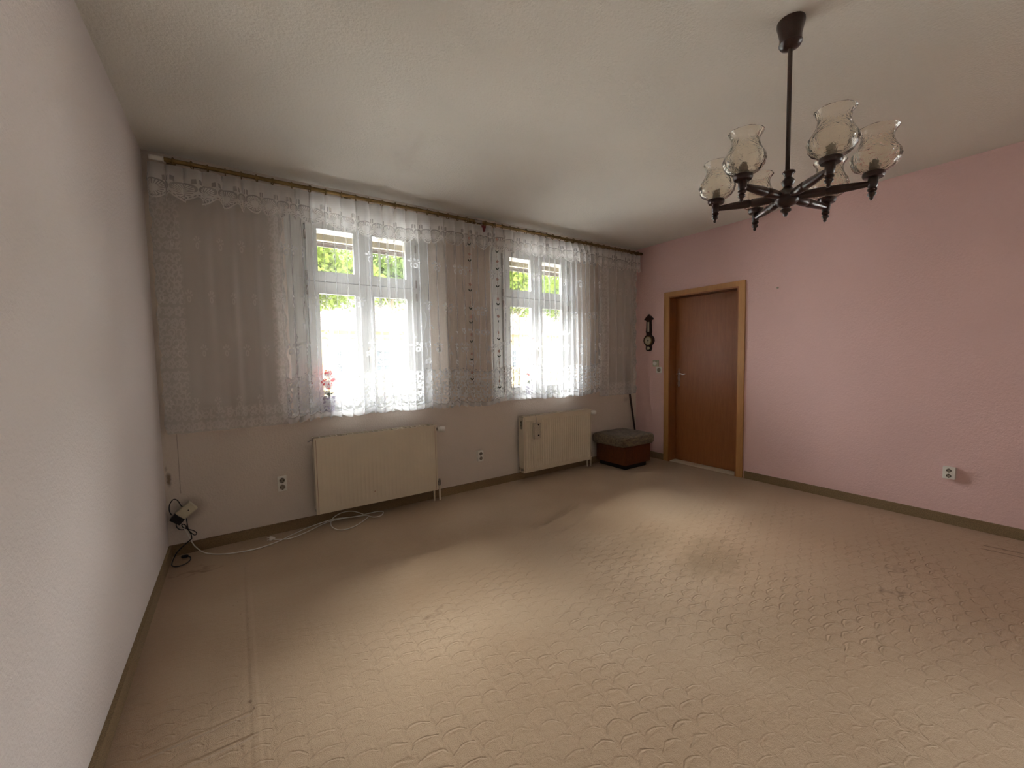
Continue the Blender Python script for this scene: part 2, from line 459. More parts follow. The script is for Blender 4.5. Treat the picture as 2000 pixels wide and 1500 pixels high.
def tube(bm, pts, r, n=8, sub=6):
    P = smooth_path(pts, sub) if sub else [Vector(p) for p in pts]
    rings = []; up = Vector((0, 0, 1))
    d0 = (P[1]-P[0]).normalized()
    a = d0.orthogonal().normalized()
    for i, p in enumerate(P):
        d = (P[min(i+1, len(P)-1)] - P[max(i-1, 0)]).normalized()
        a = (a - d*a.dot(d)); a = a.normalized() if a.length > 1e-6 else d.orthogonal().normalized()
        b = d.cross(a)
        rr = r(i/(len(P)-1)) if callable(r) else r
        rings.append([bm.verts.new(p + (a*cos(2*pi*k/n) + b*sin(2*pi*k/n))*rr) for k in range(n)])
    for A, B in zip(rings, rings[1:]):
        for k in range(n): bm.faces.new((A[k], A[(k+1) % n], B[(k+1) % n], B[k]))
    bm.faces.new(list(reversed(rings[0]))); bm.faces.new(rings[-1])
def prism(bm, outline, y0, y1, M=None, mi=0):
    """outline in (x,z), extruded along y"""
    a = [bm.verts.new((M or Matrix()) @ Vector((x, y0, z))) for x, z in outline]
    b = [bm.verts.new((M or Matrix()) @ Vector((x, y1, z))) for x, z in outline]
    bm.faces.new(a).material_index = mi; bm.faces.new(list(reversed(b))).material_index = mi
    for i in range(len(a)):
        j = (i+1) % len(a); bm.faces.new((a[j], a[i], b[i], b[j])).material_index = mi

# ------------------------------------------------------------------ room shell
bm = bmesh.new(); box(bm, -.2, L+.4, YR-.2, .42, -.12, 0); struct(link('floor', bm, MAT['carpet']))
bm = bmesh.new(); box(bm, -.2, L+.4, YR-.2, .42, H, H+.15); struct(link('ceiling', bm, MAT['ceiling']))
bm = bmesh.new(); box(bm, -.2, 0, YR-.2, .42, 0, H); struct(link('wall_left', bm, MAT['wall_white']))
bm = bmesh.new(); box(bm, 0, L, YR-.2, YR, 0, H); struct(link('wall_front', bm, MAT['wall_white']))
# window wall with two splayed openings (jambs lean outward towards the room)
ZS, ZT = .86, 2.47
WINS = (1.40, 3.28)
bm = bmesh.new()
def wallseg(x0a, x0b, x1a, x1b, z0, z1):
    # inner face (y=0) from x0a to x1a, at y=.15 from x0b to x1b, straight on to y=.42
    pl_ = [(x0a, 0), (x1a, 0), (x1b, .15), (x1b, .42), (x0b, .42), (x0b, .15)]
    lo = [bm.verts.new((x, y, z0)) for x, y in pl_]; hi = [bm.verts.new((x, y, z1)) for x, y in pl_]
    bm.faces.new(list(reversed(lo))); bm.faces.new(hi)
    for i in range(6):
        j = (i+1) % 6; bm.faces.new((lo[i], lo[j], hi[j], hi[i]))
wallseg(0, 0, L, L, 0, ZS); wallseg(0, 0, L, L, ZT, H)
c1, c2 = WINS
wallseg(0, 0, c1-.70, c1-.60, ZS, ZT)
wallseg(c1+.70, c1+.59, c2-.70, c2-.60, ZS, ZT)
wallseg(c2+.70, c2+.59, L, L, ZS, ZT)
struct(link('wall_back', bm, MAT['wall_window']))
# pink wall with the door opening
D0, D1, DT = -.50, -1.325, 2.005      # clear opening
bm = bmesh.new()
box(bm, L, L+.30, D0, .42, 0, H); a_, b_, c_, d_ = FILLW
box(bm, L, L+.30, YR-.2, a_, 0, H); box(bm, L, L+.30, b_, D1, 0, H); box(bm, L, L+.30, a_, b_, 0, c_); box(bm, L, L+.30, a_, b_, d_, H); box(bm, L, L+.30, D1, D0, DT, H)
struct(link('wall_right', bm, MAT['wall_pink']))
def skirt(name, x0, x1, y0, y1):
    bm = bmesh.new(); box(bm, x0, x1, y0, y1, 0, .070); box(bm, x0+(.004 if x1-x0 < .1 else 0), x1, y0, y1-(.0 if x1-x0 < .1 else 0), .0701, .073)
    return struct(link(name, bm, MAT['skirting']))
bm = BX(.0, L, -.014, 0, .0, .074); struct(link('baseboard_back', bm, MAT['skirting']))
bm = BX(0, .016, YR, -.014, 0, .076); struct(link('baseboard_left', bm, MAT['skirting']))
bm = bmesh.new(); box(bm, L-.014, L, YR, -1.405, 0, .076); box(bm, L-.014, L, -.435, -.014, 0, .076)
struct(link('baseboard_right', bm, MAT['skirting']))
bm = BX(.016, L-.014, YR, YR+.014, 0, .074); struct(link('baseboard_front', bm, MAT['skirting']))

# ------------------------------------------------------------------ windows
def build_window(idx, cx):
    w = empty('window_%d' % idx, (cx, .15, .90)); struct(w)
    xl, xr = -.605, .595; z0, z1 = -.04, ZT-.90
    def P(name, boxes, mat=MAT['winwhite'], parent=w, bevel=.003):
        bm = bmesh.new()
        for b in boxes: box(bm, *b)
        return link(name, bm, mat, parent, bevel=0)
    fr = P('window_frame', [(xl, xl+.07, 0, .07, z0, z1), (xr-.07, xr, 0, .07, z0, z1), (xl+.07, xr-.07, 0, .07, z0, z0+.06),
                       (xl+.07, xr-.07, 0, .07, z1-.06, z1), (xl+.07, xr-.07, .01, .07, 1.03, 1.08),
                       (-.02, .02, .01, .07, z0+.06, 1.03), (-.02, .02, .01, .07, 1.08, z1-.06),
                       (xl+.07, xl+.14, .0, .07, z0+.06, 1.03), (xr-.13, xr-.07, .0, .07, z0+.06, 1.03),
                       (xl+.07, xl+.14, .0, .07, 1.08, z1-.06), (xr-.13, xr-.07, .0, .07, 1.08, z1-.06),
                       (xl+.14, xl+.17, .034, .07, z0+.06, z1-.06), (xr-.16, xr-.13, .034, .07, z0+.06, z1-.06)])
    for (a, b) in ((-.455, .005), (.007, .455)):
        for (c, d, gz0, gz1) in ((.015, 1.052, .075, .965), (1.058, 1.515, 1.13, 1.487)):
            g0, g1 = a+.075, b-.075
            if a > 0: g0, g1 = .062, .372
            else: g0, g1 = -.38, -.082
            s = P('sash', [(a, g0, -.018, .03, c, d), (g1, b, -.018, .03, c, d), (g0, g1, -.018, .03, c, gz0), (g0, g1, -.018, .03, gz1, d)])
            bm = BX(g0-.002, g1+.002, .008, .012, gz0-.002, gz1+.002); link('pane', bm, MAT['glass'], s)
            # glazing bead
            bm = bmesh.new()
            for bb in ((g0, g0+.008), (g1-.008, g1)): box(bm, bb[0], bb[1], -.021, .006, gz0, gz1)
            for bb in ((gz0, gz0+.008), (gz1-.008, gz1)): box(bm, g0, g1, -.021, .006, bb[0], bb[1])
            link('glazing_bead', bm, MAT['winwhite'], s)
    for z in (.25, .98, 1.10, 1.42):
        for x in (-.46, .46):
            bm = bmesh.new(); lathe(bm, [(.0075, -.035), (.0075, .035)], 8, Matrix.Translation((x, -.02, z))); link('hinge', bm, MAT['steel'], w)
    bm = bmesh.new(); box(bm, .0, .02, -.03, -.018, .45, .52); box(bm, .004, .016, -.045, -.03, .38, .50); link('window_handle', bm, MAT['white_plastic'], w)
    sill = BX(xl-.08, xr+.09, -.17, -.001, -.04, -.012); link('window_sill', sill, MAT['winwhite'], w)
    # roller shutter pieces outside
    bm = BX(xl, xr, .08, .11, 1.475, 1.50); link('shutter_guide', bm, MAT['steel'], w)
    bm = BX(xl, xr, .15, .19, 1.434, 1.52); link('shutter_bar', bm, MAT['shutter_cream'], w)
    for k in range(2):
        bm = BX(xl, xr, .245, .257, 1.405+k*.032, 1.434+k*.032); link('shutter_slat', bm, MAT['shutter_brown'], w)
    return w
build_window(1, WINS[0]); build_window(2, WINS[1])
def fill_window(idx, loc, rot, w, h):
    t = empty('window_%d' % idx, loc); t.rotation_euler = (0, 0, rot); struct(t)
    bm = bmesh.new(); box(bm, -w/2, -w/2+.07, 0, .06, 0, h); box(bm, w/2-.07, w/2, 0, .06, 0, h); box(bm, -.05, .05, 0, .06, .07, h-.07)
    box(bm, -w/2+.07, w/2-.07, 0, .06, 0, .07); box(bm, -w/2+.07, w/2-.07, 0, .06, h-.07, h); link('window_frame', bm, MAT['winwhite'], t)
    for s in (-1, 1): link('pane', BX(min(s*.05, s*(w/2-.07)), max(s*.05, s*(w/2-.07)), .025, .029, .07, h-.07), MAT['glass'], t)
fill_window(3, (L+.10, (FILLW[0]+FILLW[1])/2, FILLW[2]), radians(-90), .8, 1.1)  # added window out of view, lets in extra fill light

# ------------------------------------------------------------------ door
d = empty('door_1', (L, (D0+D1)/2, 0)); struct(d)
yc = (D0+D1)/2
bm = bmesh.new(); A, B, T_ = -.435-yc, -1.39-yc, 2.06
box(bm, -.018, 0, A, D0-yc, 0, T_); box(bm, -.018, 0, D1-yc, B, 0, T_); box(bm, -.018, 0, D1-yc, D0-yc, 2.005, T_)
link('door_casing', bm, MAT['framewood'], d)
bm = bmesh.new()
box(bm, -.018, .25, D0-yc, D0-yc-.014, 0, 2.005); box(bm, -.018, .25, D1-yc+.014, D1-yc, 0, 2.005); box(bm, -.018, .25, D1-yc+.014, D0-yc-.014, 1.99, 2.005)
box(bm, .155, .25, D0-yc-.014, D0-yc-.030, 0, 1.99); box(bm, .155, .25, D1-yc+.030, D1-yc+.014, 0, 1.99)
link('door_lining', bm, MAT['doorwood'], d)
leaf = link('door_leaf', BX(.112, .152, D1-yc+.017, D0-yc-.017, .012, 1.987), MAT['doorwood'], d, bevel=.002)
hy = D0-yc-.062
def plate_outline(s=1):
    pts = []
    for k in range(25):
        t = k/24; z = -.115 + .23*t
        wv = .013 + .006*abs(sin(pi*3*t)) - .004*abs(2*t-1)**4
        pts.append((wv, z))
    return pts + [(-a, b) for a, b in reversed(pts)]
bm = bmesh.new(); prism(bm, plate_outline(), 0, .006, Matrix.Translation((.112, hy, 1.03)) @ Matrix.Rotation(radians(90), 4, 'Z'))
pl_ = link('door_plate', bm, MAT['chrome'], d)
bm = bmesh.new(); tube(bm, [(.106, hy, 1.075), (.085, hy, 1.075), (.062, hy, 1.075), (.055, hy-.012, 1.075), (.055, hy-.05, 1.080), (.057, hy-.085, 1.070), (.058, hy-.12, 1.078)], lambda t: .009-.002*t, 10)
lathe(bm, [(.014, 0), (.014, .008), (.010, .012)], 14, Matrix.Translation((.108, hy, 1.075)) @ frame_to((-1, 0, 0)))
link('door_handle', bm, MAT['chrome'], d, smooth=True)
bm = bmesh.new(); lathe(bm, [(.004, -.001), (.004, .001)], 10, Matrix.Translation((.105, hy, .985)) @ frame_to((-1, 0, 0))); link('keyhole', bm, MAT['dark'], d)
bm = BX(.0, .13, D1-yc+.014, D0-yc-.014, 0, .010); link('threshold', bm, MAT['cream'], d)
bm = bmesh.new()
for z in (.25, 1.75):
    lathe(bm, [(.007, -.045), (.007, .045)], 10, Matrix.Translation((.107, D1-yc+.017, z)))
link('door_hinges', bm, MAT['steel'], d)
# landing behind the door closes the wall
bm = BX(L+.28, L+.30, D1-.05, D0+.05, 0, DT+.05); struct(link('trim_1', bm, MAT['dark']))

# ------------------------------------------------------------------ radiators
def radiator(x0, x1, z0, z1, grooves, label, open_left):
    cx = (x0+x1)/2; w = (x1-x0)/2; h = z1-z0
    t = empty('radiator', (cx, 0, z0)); tag(t, label, 'radiator')
    yf = -.125; yb = -.035
    # front panel with pressed vertical channels
    bm = bmesh.new()
    n = 30; pitch = 2*(w-.02)/n; dep = .0055 if grooves else .0007
    prof = [(-w, 0.0)]
    for k in range(n):
        a = -w+.02+k*pitch
        prof += [(a+pitch*.12, 0), (a+pitch*.30, dep), (a+pitch*.70, dep), (a+pitch*.88, 0)]
    prof.append((w, 0.0))
    rows = [(0.0, 0), (.035, 0), (.05, 1), (h-.05, 1), (h-.035, 0), (h, 0)]
    grid = [[bm.verts.new((x, yf+dd*s, z)) for (x, dd) in prof] for z, s in rows]
    for a, b in zip(grid, grid[1:]):
        for i in range(len(prof)-1): bm.faces.new((a[i], a[i+1], b[i+1], b[i]))
    for (gx) in (0, -1):
        back = [bm.verts.new((prof[gx][0], yf+.010, z)) for z, s in rows]
        for i in range(len(rows)-1): bm.faces.new((grid[i][gx], grid[i+1][gx], back[i+1], back[i]))
    f = link('front_panel', bm, MAT['cream'], t)
    bm = BX(-w+.01, w-.01, yb-.012, yb, .01, h-.01); link('rear_panel', bm, MAT['cream'], t)
    bm = bmesh.new()   # convector fins between the panels, water channels
    for k in range(46):
        x = -w+.03+k*(2*w-.06)/45
        box(bm, x-.0008, x+.0008, yf+.012, yb-.014, .03, h-.012)
    o = link('convector_fins', bm, MAT['cream'], t); o['kind'] = 'stuff'
    # top grille
    bm = bmesh.new(); box(bm, -w, w, yf-.002, yf+.012, h, h+.012); box(bm, -w, w, yb-.012, yb+.002, h, h+.012)
    for k in range(25):
        x = -w+.006+k*(2*w-.012)/24; box(bm, x-.005, x+.005, yf+.012, yb-.012, h+.004, h+.011)
    link('top_grille', bm, MAT['cream'], t)
    for s in (-1, 1):
        bm = bmesh.new()
        xa, xb = (-w-.003, -w+.0) if s < 0 else (w, w+.003)
        if s < 0 and open_left:
            box(bm, xa, xb, yf+.004, yb, 0, .02); box(bm, xa, xb, yf+.004, yb, .05, h-.125); box(bm, xa, xb, yf+.004, yf+.022, h-.125, h); box(bm, xa, xb, yb-.02, yb, h-.125, h)
            box(bm, xa, xb, yf+.022, yb-.02, h-.035, h)
        else: box(bm, xa, xb, yf+.002, yb, 0, h+.011)
        link('side_cover', bm, MAT['cream'], t)
        bm = bmesh.new(); lathe(bm, [(.012, -.004), (.012, .004)], 12, Matrix.Translation((s*(w+.001), (yf+yb)/2, .025)) @ frame_to((1, 0, 0))); link('end_plug', bm, MAT['steel'], t)
    # shadow lines at the panel ends, painted on as thin brown strips
    for s in (-1, 1): link('painted_shadow_line', BX(s*(w-.012)-.0012, s*(w-.012)+.0012, yf-.0006, yf+.001, .004, h-.002), MAT['cream_dark'], t)
    # brackets on the wall
    for s in (-1, 1): link('wall_bracket', BX(s*(w-.15)-.015, s*(w-.15)+.015, yb, 0, h*.15, h*.9), MAT['cream'], t)
    # thermostat valve top right
    vy = (yf+yb)/2; vz = h-.035
    bm = bmesh.new(); Mx = Matrix.Translation((w, vy, vz)) @ frame_to((1, 0, 0))
    lathe(bm, [(.011, 0), (.011, .012), (.014, .014), (.014, .026), (.009, .028), (.009, .034)], 14, Mx)
    tube(bm, [(w+.02, vy, vz), (w+.02, vy+.02, vz), (w+.02, vy+.07, vz), ], .007, 8, 0)
    link('valve_body', bm, MAT['steel'], t, smooth=True)
    bm = bmesh.new(); ax = Vector((1, -.35, 0)).normalized()
    Mk = Matrix.Translation((w+.030, vy-.004, vz)) @ frame_to(ax)
    lathe(bm, [(.014, 0), (.023, .004), (.024, .016), (.019, .019), (.022, .023), (.026, .03), (.026, .060), (.022, .068), (.012, .070)], 18, Mk, ripple=lambda th, z: 1+.03*cos(10*th))
    link('thermostat_head', bm, MAT['white_plastic'], t, smooth=True)
    # lower return valve and pipes to the floor
    bm = bmesh.new()
    lathe(bm, [(.009, 0), (.009, .03)], 10, Matrix.Translation((w, vy, .045)) @ frame_to((1, 0, 0)))
    lathe(bm, [(.013, -.02), (.014, -.005), (.011, 0), (.014, .005), (.014, .022), (.009, .026), (.009, .04)], 12, Matrix.Translation((w+.038, vy, .045)))
    link('return_valve', bm, MAT['steel'], t, smooth=True)
    bm = bmesh.new()
    tube(bm, [(w+.038, vy, .03), (w+.038, vy, -z0+.0)], .0085, 10, 0)
    link('supply_pipe', bm, MAT['cream'], t, smooth=True)
    bm = bmesh.new(); tube(bm, [(w-.012, vy+.01, 0), (w-.012, vy+.01, -z0)], .0085, 10, 0)
    link('supply_pipe', bm, MAT['cream'], t, smooth=True)
    if open_left:
        bm = bmesh.new(); 
        ov = [(.010*cos(a), .026*sin(a)) for a in np.linspace(0, 2*pi, 17)[:-1]]
        ovi = [(.005*cos(a), .017*sin(a)) for a in np.linspace(0, 2*pi, 17)[:-1]]
        Mo = Matrix.Translation((-w-.004, (yf+yb)/2, h-.07)) @ Matrix.Rotation(radians(90), 4, 'Z')
        a = [bm.verts.new(Mo @ Vector((x, 0, z))) for x, z in ov]; b = [bm.verts.new(Mo @ Vector((x, 0, z))) for x, z in ovi]
        for i in range(16):
            j = (i+1) % 16; bm.faces.new((a[i], a[j], b[j], b[i]))
        link('air_vent', bm, MAT['dark'], t)
    return t
r1 = radiator(.900, 1.903, .115, .700, False, 'smooth cream panel radiator under the left window, nearer the camera', False)
bm = bmesh.new(); prism(bm, [(-.0, 0), (-.045, -.028), (-.03, -.030), (-.008, -.012), (-.004, -.055), (0, -.055), (.006, .004)], -.10, -.095, Matrix.Translation((-.5005, 0, .60)))
link('hanger_clip', bm, MAT['steel'], r1)
bm = bmesh.new(); lathe(bm, [(.004, -.001), (.004, .001)], 8, Matrix.Translation((.0-.06, -.1262, .10)) @ frame_to((0, -1, 0))); link('paint_chip', bm, MAT['cream_dark'], r1)
radiator(2.880, 3.850, .095, .680, True, 'ribbed cream panel radiator under the right window, beside the ottoman', True)

# evaporator hanging on the right radiator
ev = empty('humidifier', (3.028, -.135, .45)); tag(ev, 'small grey ceramic humidifier hung on the right radiator front', 'humidifier')
bm = BX(-.042, .042, -.032, -.003, .0, .165); link('body', bm, MAT['stonewall'], ev, bevel=.004)
for z in (.035, .148):
    bm = bmesh.new(); out = []
    for k in range(20):
        a = 2*pi*k/20; out.append((.0007*16*sin(a)**3, .0007*(13*cos(a)-5*cos(2*a)-2*cos(3*a)-cos(4*a))))
    prism(bm, out, -.034, -.0325, Matrix.Translation((.012, 0, z))); link('heart_motif', bm, MAT['dark'], ev)
bm = bmesh.new(); tube(bm, [(0, -.015, .165), (0, -.012, .20), (0, -.003, .235), (0, .01, .243), (0, .018, .236)], .0016, 6); link('hanging_wire', bm, MAT['steel'], ev)

# ------------------------------------------------------------------ sockets and switches
def socket_face(bm_plate, parent, M, r=.019):
    bm = bmesh.new(); lathe(bm, [(r, 0), (r, .0015), (r-.0025, .0022), (r-.004, .0005)], 20, M); link('socket_ring', bm, MAT['white_plastic'], parent)
    bm = bmesh.new(); lathe(bm, [(r-.003, 0), (r-.003, .0011)], 20, M); link('socket_well', bm, MAT['dark_well'], parent)
    bm = bmesh.new()
    for s in (-1, 1): lathe(bm, [(.0038, 0), (.0038, .0016)], 8, M @ Matrix.Translation((s*.0105, 0, 0)))
    box(bm, -.003, .003, r-.008, r-.002, .0, .0019, M=M); box(bm, -.003, .003, -r+.002, -r+.008, 0, .0019, M=M)
    link('pin_hole', bm, MAT['dark'], parent)
MAT['dark_well'] = simple('grey_socket_well', lin(150, 138, 122), .5)
def double_socket(name, origin, normal_rot, label, depth=.012, w=.062, h=.115, well=None, faces=2, wellmat=None):
    t = empty(name, origin); t.rotation_euler = (0, 0, normal_rot); tag(t, label, 'socket')
    bm = BX(-w/2, w/2, -depth, 0, -h/2, h/2); link('socket_plate', bm, MAT['white_plastic'], t, bevel=.003)
    zs = (h*.225, -h*.225) if faces == 2 else (0,)
    for z in zs:
        Mx = Matrix.Translation((0, -depth, z)) @ Matrix.Rotation(radians(90), 4, 'X')
        socket_face(None, t, Mx, min(w, h/faces)*.40)
    return t
double_socket('wall_socket', (.683, 0, .375), 0, 'double wall socket left of the nearer radiator, below the left window')
double_socket('wall_socket', (2.412, 0, .333), 0, 'double wall socket between the two radiators', .035, .06, .105)
double_socket('wall_socket', (L, -2.885, .392), radians(-90), 'surface-mounted double socket low on the pink wall', .040, .065, .088)
double_socket('wall_socket', (L, -.362, 1.123), radians(-90), 'single white socket on pink wall beside the door, under the light switch', .012, .075, .075, faces=1)
sw = empty('light_switch', (L, -.312, 1.205)); tag(sw, 'yellowed square rotary light switch between barometer and door', 'switch')
sw.rotation_euler = (0, 0, radians(-90))
link('switch_plate', BX(-.042, .042, -.012, 0, -.042, .042), MAT['dull_plastic'], sw, bevel=.003)
bm = bmesh.new(); lathe(bm, [(.026, 0), (.026, .012), (.023, .016), (.008, .017)], 22, Matrix.Translation((-.004, -.012, 0)) @ Matrix.Rotation(radians(90), 4, 'X')); link('switch_knob', bm, MAT['white_plastic'], sw, smooth=True)
hk = bmesh.new(); lathe(hk, [(.005, 0), (.005, .006), (.009, .012), (.009, .018), (.004, .022)], 12, Matrix.Translation((L, -1.689, 1.934)) @ frame_to((-1, 0, 0)))
tag(link('wall_hook', hk, MAT['stonewall'], smooth=True), 'small screw hook in the pink wall right of the door', 'hook')

# ------------------------------------------------------------------ barometer
b = empty('barometer', (L, -.215, 1.36)); b.rotation_euler = (0, 0, radians(-90)); tag(b, 'dark carved wooden banjo barometer on the pink wall beside the door', 'barometer')
half = [(0, 0), (.022, .003), (.036, .016), (.041, .038), (.036, .060), (.044, .078), (.066, .098), (.077, .132), (.070, .168), (.050, .190), (.034, .202), (.030, .218), (.036, .236),
        (.040, .250), (.037, .258), (.034, .300), (.031, .352), (.030, .378), (.038, .388), (.050, .398), (.066, .396), (.062, .406), (.046, .420), (.030, .440), (.012, .447), (.008, .460), (0, .466)]
outl = half + [(-x, z) for x, z in reversed(half[1:-1])]
bm = bmesh.new(); prism(bm, outl, -.026, 0); link('case', bm, MAT['darkwood'], b, bevel=.0)
bm = bmesh.new(); lathe(bm, [(.055, 0), (.058, .005), (.056, .012), (.050, .014), (.048, .008)], 32, Matrix.Translation((0, -.026, .132)) @ Matrix.Rotation(radians(90), 4, 'X')); link('bezel', bm, MAT['brass'], b, smooth=True)
bm = bmesh.new(); lathe(bm, [(.049, 0), (.049, .009)], 32, Matrix.Translation((0, -.026, .132)) @ Matrix.Rotation(radians(90), 4, 'X')); dl = link('dial', bm, MAT['dull_plastic'], b)
bm = bmesh.new()
box(bm, -.0015, .0015, -.0365, -.0355, .095, .165); box(bm, -.012, .012, -.0364, -.0354, .128, .136)
for k in range(16):
    a = radians(-140+k*280/15); box(bm, -.0008, .0008, -.0364, -.0353, .036, .043, M=Matrix.Translation((0, 0, .132)) @ Matrix.Rotation(a, 4, 'Y'))
link('needle', bm, MAT['dark'], dl)
bm = BX(-.013, .013, -.030, -.026, .246, .368); link('thermometer_plate', bm, MAT['stonewall'], b)
bm = bmesh.new(); lathe(bm, [(.003, 0), (.003, .108)], 8, Matrix.Translation((0, -.032, .252))); link('thermometer_tube', bm, MAT['chrome'], b)
bm = bmesh.new(); lathe(bm, [(.020, 0), (.022, .005), (.018, .009), (.001, .010)], 20, Matrix.Translation((0, -.026, .038)) @ Matrix.Rotation(radians(90), 4, 'X')); link('hygrometer', bm, MAT['dull_plastic'], b, smooth=True)

# ------------------------------------------------------------------ ottoman and stick
o = empty('ottoman', (4.25, -.26, 0)); tag(o, 'brown veneered storage ottoman with ribbed plush cushion in the far corner', 'ottoman')
link('plinth', BX(-.185, .185, -.19, .20, 0, .055), MAT['dark'], o)
link('body', BX(-.222, .222, -.222, .222, .055, .29), MAT['ottowood'], o, bevel=.004)
bm = bmesh.new(); nx = 28
def cush(u, v):
    return .425-.305
verts = {}
X, Y = .290, .258
def se(t, p): return math.copysign(abs(t)**p, t)
rings = []
prof = [(.0, .275), (.80, .270), (.955, .274), (.995, .290), (1.0, .325), (.995, .352), (.965, .374), (.90, .384), (.72, .390), (.48, .386), (.24, .388), (.0, .390)]
n = 56
for (s, z) in prof[1:-1]:
    ring = []
    for k in range(n):
        a = 2*pi*k/n; e = .22
        x = se(cos(a), e)*X*s; y = se(sin(a), e)*Y*s
        zz = z
        if z > .38:
            dimp = sum(math.exp(-((x-px)**2+(y-py)**2)/.0011) for px in (-.10, .10) for py in (-.09, .09))
            zz -= .018*dimp
            zz += .003*noise.noise(Vector((x*14, y*14, 0)))
        ring.append(bm.verts.new((x, y, zz)))
    rings.append(ring)
for a_, b_ in zip(rings, rings[1:]):
    for k in range(n): bm.faces.new((a_[k], a_[(k+1) % n], b_[(k+1) % n], b_[k]))
bm.faces.new(list(reversed(rings[0]))); bm.faces.new(rings[-1])
cu = link('cushion', bm, MAT['plush'], o, smooth=True)
for px in (-.10, .10):
    for py in (-.09, .09):
        bm = bmesh.new(); lathe(bm, [(.010, 0), (.011, .003), (.006, .006)], 12, Matrix.Translation((px, py, .374))); link('button', bm, MAT['plush'], cu)
bm = bmesh.new(); tube(bm, [(4.765, -.065, .0), (4.72, -.06, .30), (4.655, -.052, .66), (4.60, -.045, .96)], lambda t: .0105+.0035*t, 10)
lathe(bm, [(.013, 0), (.011, .02)], 10, Matrix.Translation((4.765, -.065, 0)))
stick = link('walking_stick', bm, MAT['darkwood'], smooth=True); tag(stick, 'dark red-brown wooden stick leaning in the corner behind the ottoman', 'stick')
bm = bmesh.new(); tube(bm, [(4.60, -.045, .96), (4.585, -.043, 1.03), (4.56, -.04, 1.06), (4.53, -.04, 1.055), (4.515, -.04, 1.02)], .013, 10); link('crook', bm, MAT['darkwood'], stick, smooth=True)

# ------------------------------------------------------------------ curtains
RNG = random.Random(7)
def make_curtain(name, x0, x1, ztop, zbot, y0, amp, freq, mat, seed, label, cat, group=None, scallop=0.0, scal_p=.12, edge_scallop=(0, 0), full=1.6, rows=26, gather=.35, hs=.006, lap=.42):
    rng = random.Random(seed)
    nx = int((x1-x0)/hs)
    ph = [rng.uniform(0, 6.28) for _ in range(6)]
    xs = np.linspace(x0, x1, nx+1)
    # phase wander gives folds of uneven width
    wand = sum(rng.uniform(.5, 1.2)*np.sin(xs*k*2.3+ph[i]) for i, k in enumerate((1, 2.1, 3.7)))
    P = 2*pi*xs*freq + wand*1.1
    ampm = .75 + .35*np.sin(xs*5.1+ph[3]) + .25*np.sin(xs*11.3+ph[4])
    if cat == 'curtain': ampm = np.clip(ampm, .68, 1.15)
    S1 = np.sin(P); S2 = np.sin(P*2.13+ph[5])*.30
    bm = bmesh.new(); uvl = bm.loops.layers.uv.new('UVMap')
    grid = []; U = None
    fold = amp*ampm*(S1+S2)
    du = np.sqrt(np.diff(xs)**2 + np.diff(fold)**2)
    U = np.concatenate([[0], np.cumsum(du)])
    U *= full*(x1-x0)/U[-1] if full else 1
    for j in range(rows+1):
        t = j/rows                       # 0 top, 1 bottom
        row = []
        g = gather + (1-gather)*min(1, t*2.2)
        for i, x in enumerate(xs):
            zb = zbot(x) if callable(zbot) else zbot
            if scallop: zb -= scallop*(abs(sin(pi*U[i]/scal_p)) - .5)
            z = ztop + (zb-ztop)*t
            xx = x + lap*amp*cos(P[i])*g*ampm[i]
            e0, e1 = edge_scallop
            if e0 and i < 12: xx -= (1-i/12)*e0*(abs(sin(pi*(z)/.105)))
            if e1 and nx-i < 12: xx += (1-(nx-i)/12)*e1*(abs(sin(pi*(z)/.105)))
            yy = y0 + fold[i]*g + .006*sin(3*t+x*4) + .004*noise.noise(Vector((x*9, t*5, seed)))
            row.append(bm.verts.new((xx, yy, z)))
        grid.append(row)
    for j in range(rows):
        for i in range(nx):
            f = bm.faces.new((grid[j+1][i], grid[j+1][i+1], grid[j][i+1], grid[j][i]))
            f.smooth = True
            for lp, (ii, jj) in zip(f.loops, ((i, j+1), (i+1, j+1), (i+1, j), (i, j))):
                zb = zbot(xs[ii]) if callable(zbot) else zbot
                if cat == 'valance': vv = (1-jj/rows)*(ztop-zb)
                else: vv = (1-jj/rows)*(ztop-zb)
                lp[uvl].uv = (U[ii], vv)
    me = bpy.data.meshes.new(name); bm.to_mesh(me); bm.free(); me.materials.append(mat)
    ob = bpy.data.objects.new(name, me); COL.objects.link(ob)
    tag(ob, label, cat, group)
    return ob, U[-1]
ZC = 2.535
sideL = cloth_shader('left_side_voile', a_side(1.25))
sideR = cloth_shader('right_side_voile', a_side(1.15))
make_curtain('side_curtain', .045, .752, ZC, .838, -.075, .013, 5.5, sideL, 3, 'plain voile side curtain at the far left by the corner, straight hem', 'curtain', scallop=0, edge_scallop=(.018, .022), full=1.77, gather=.8)
make_curtain('lace_curtain', .735, 2.60, ZC, lambda x: .862-.012*sin(x*3), -.085, .019, 12.6, MAT['lace'], 5, 'sheer floral lace curtain gathered in front of the left window', 'curtain', scallop=.03, scal_p=.16, full=2.5, hs=.0035, lap=1.25, gather=.85)
make_curtain('lace_curtain', 2.61, 4.07, ZC, lambda x: .872-.010*sin(x*4), -.082, .019, 13.4, MAT['lace'], 11, 'sheer floral lace curtain gathered in front of the right window', 'curtain', scallop=.03, scal_p=.16, full=2.5, hs=.0035, lap=1.25, gather=.85)
make_curtain('side_curtain', 4.045, 4.70, ZC, .822, -.095, .024, 6.0, sideR, 17, 'lace-bordered side curtain against the pink wall, scalloped right edge', 'curtain', scallop=0, edge_scallop=(0, .042), full=1.7, gather=.7, lap=.9)
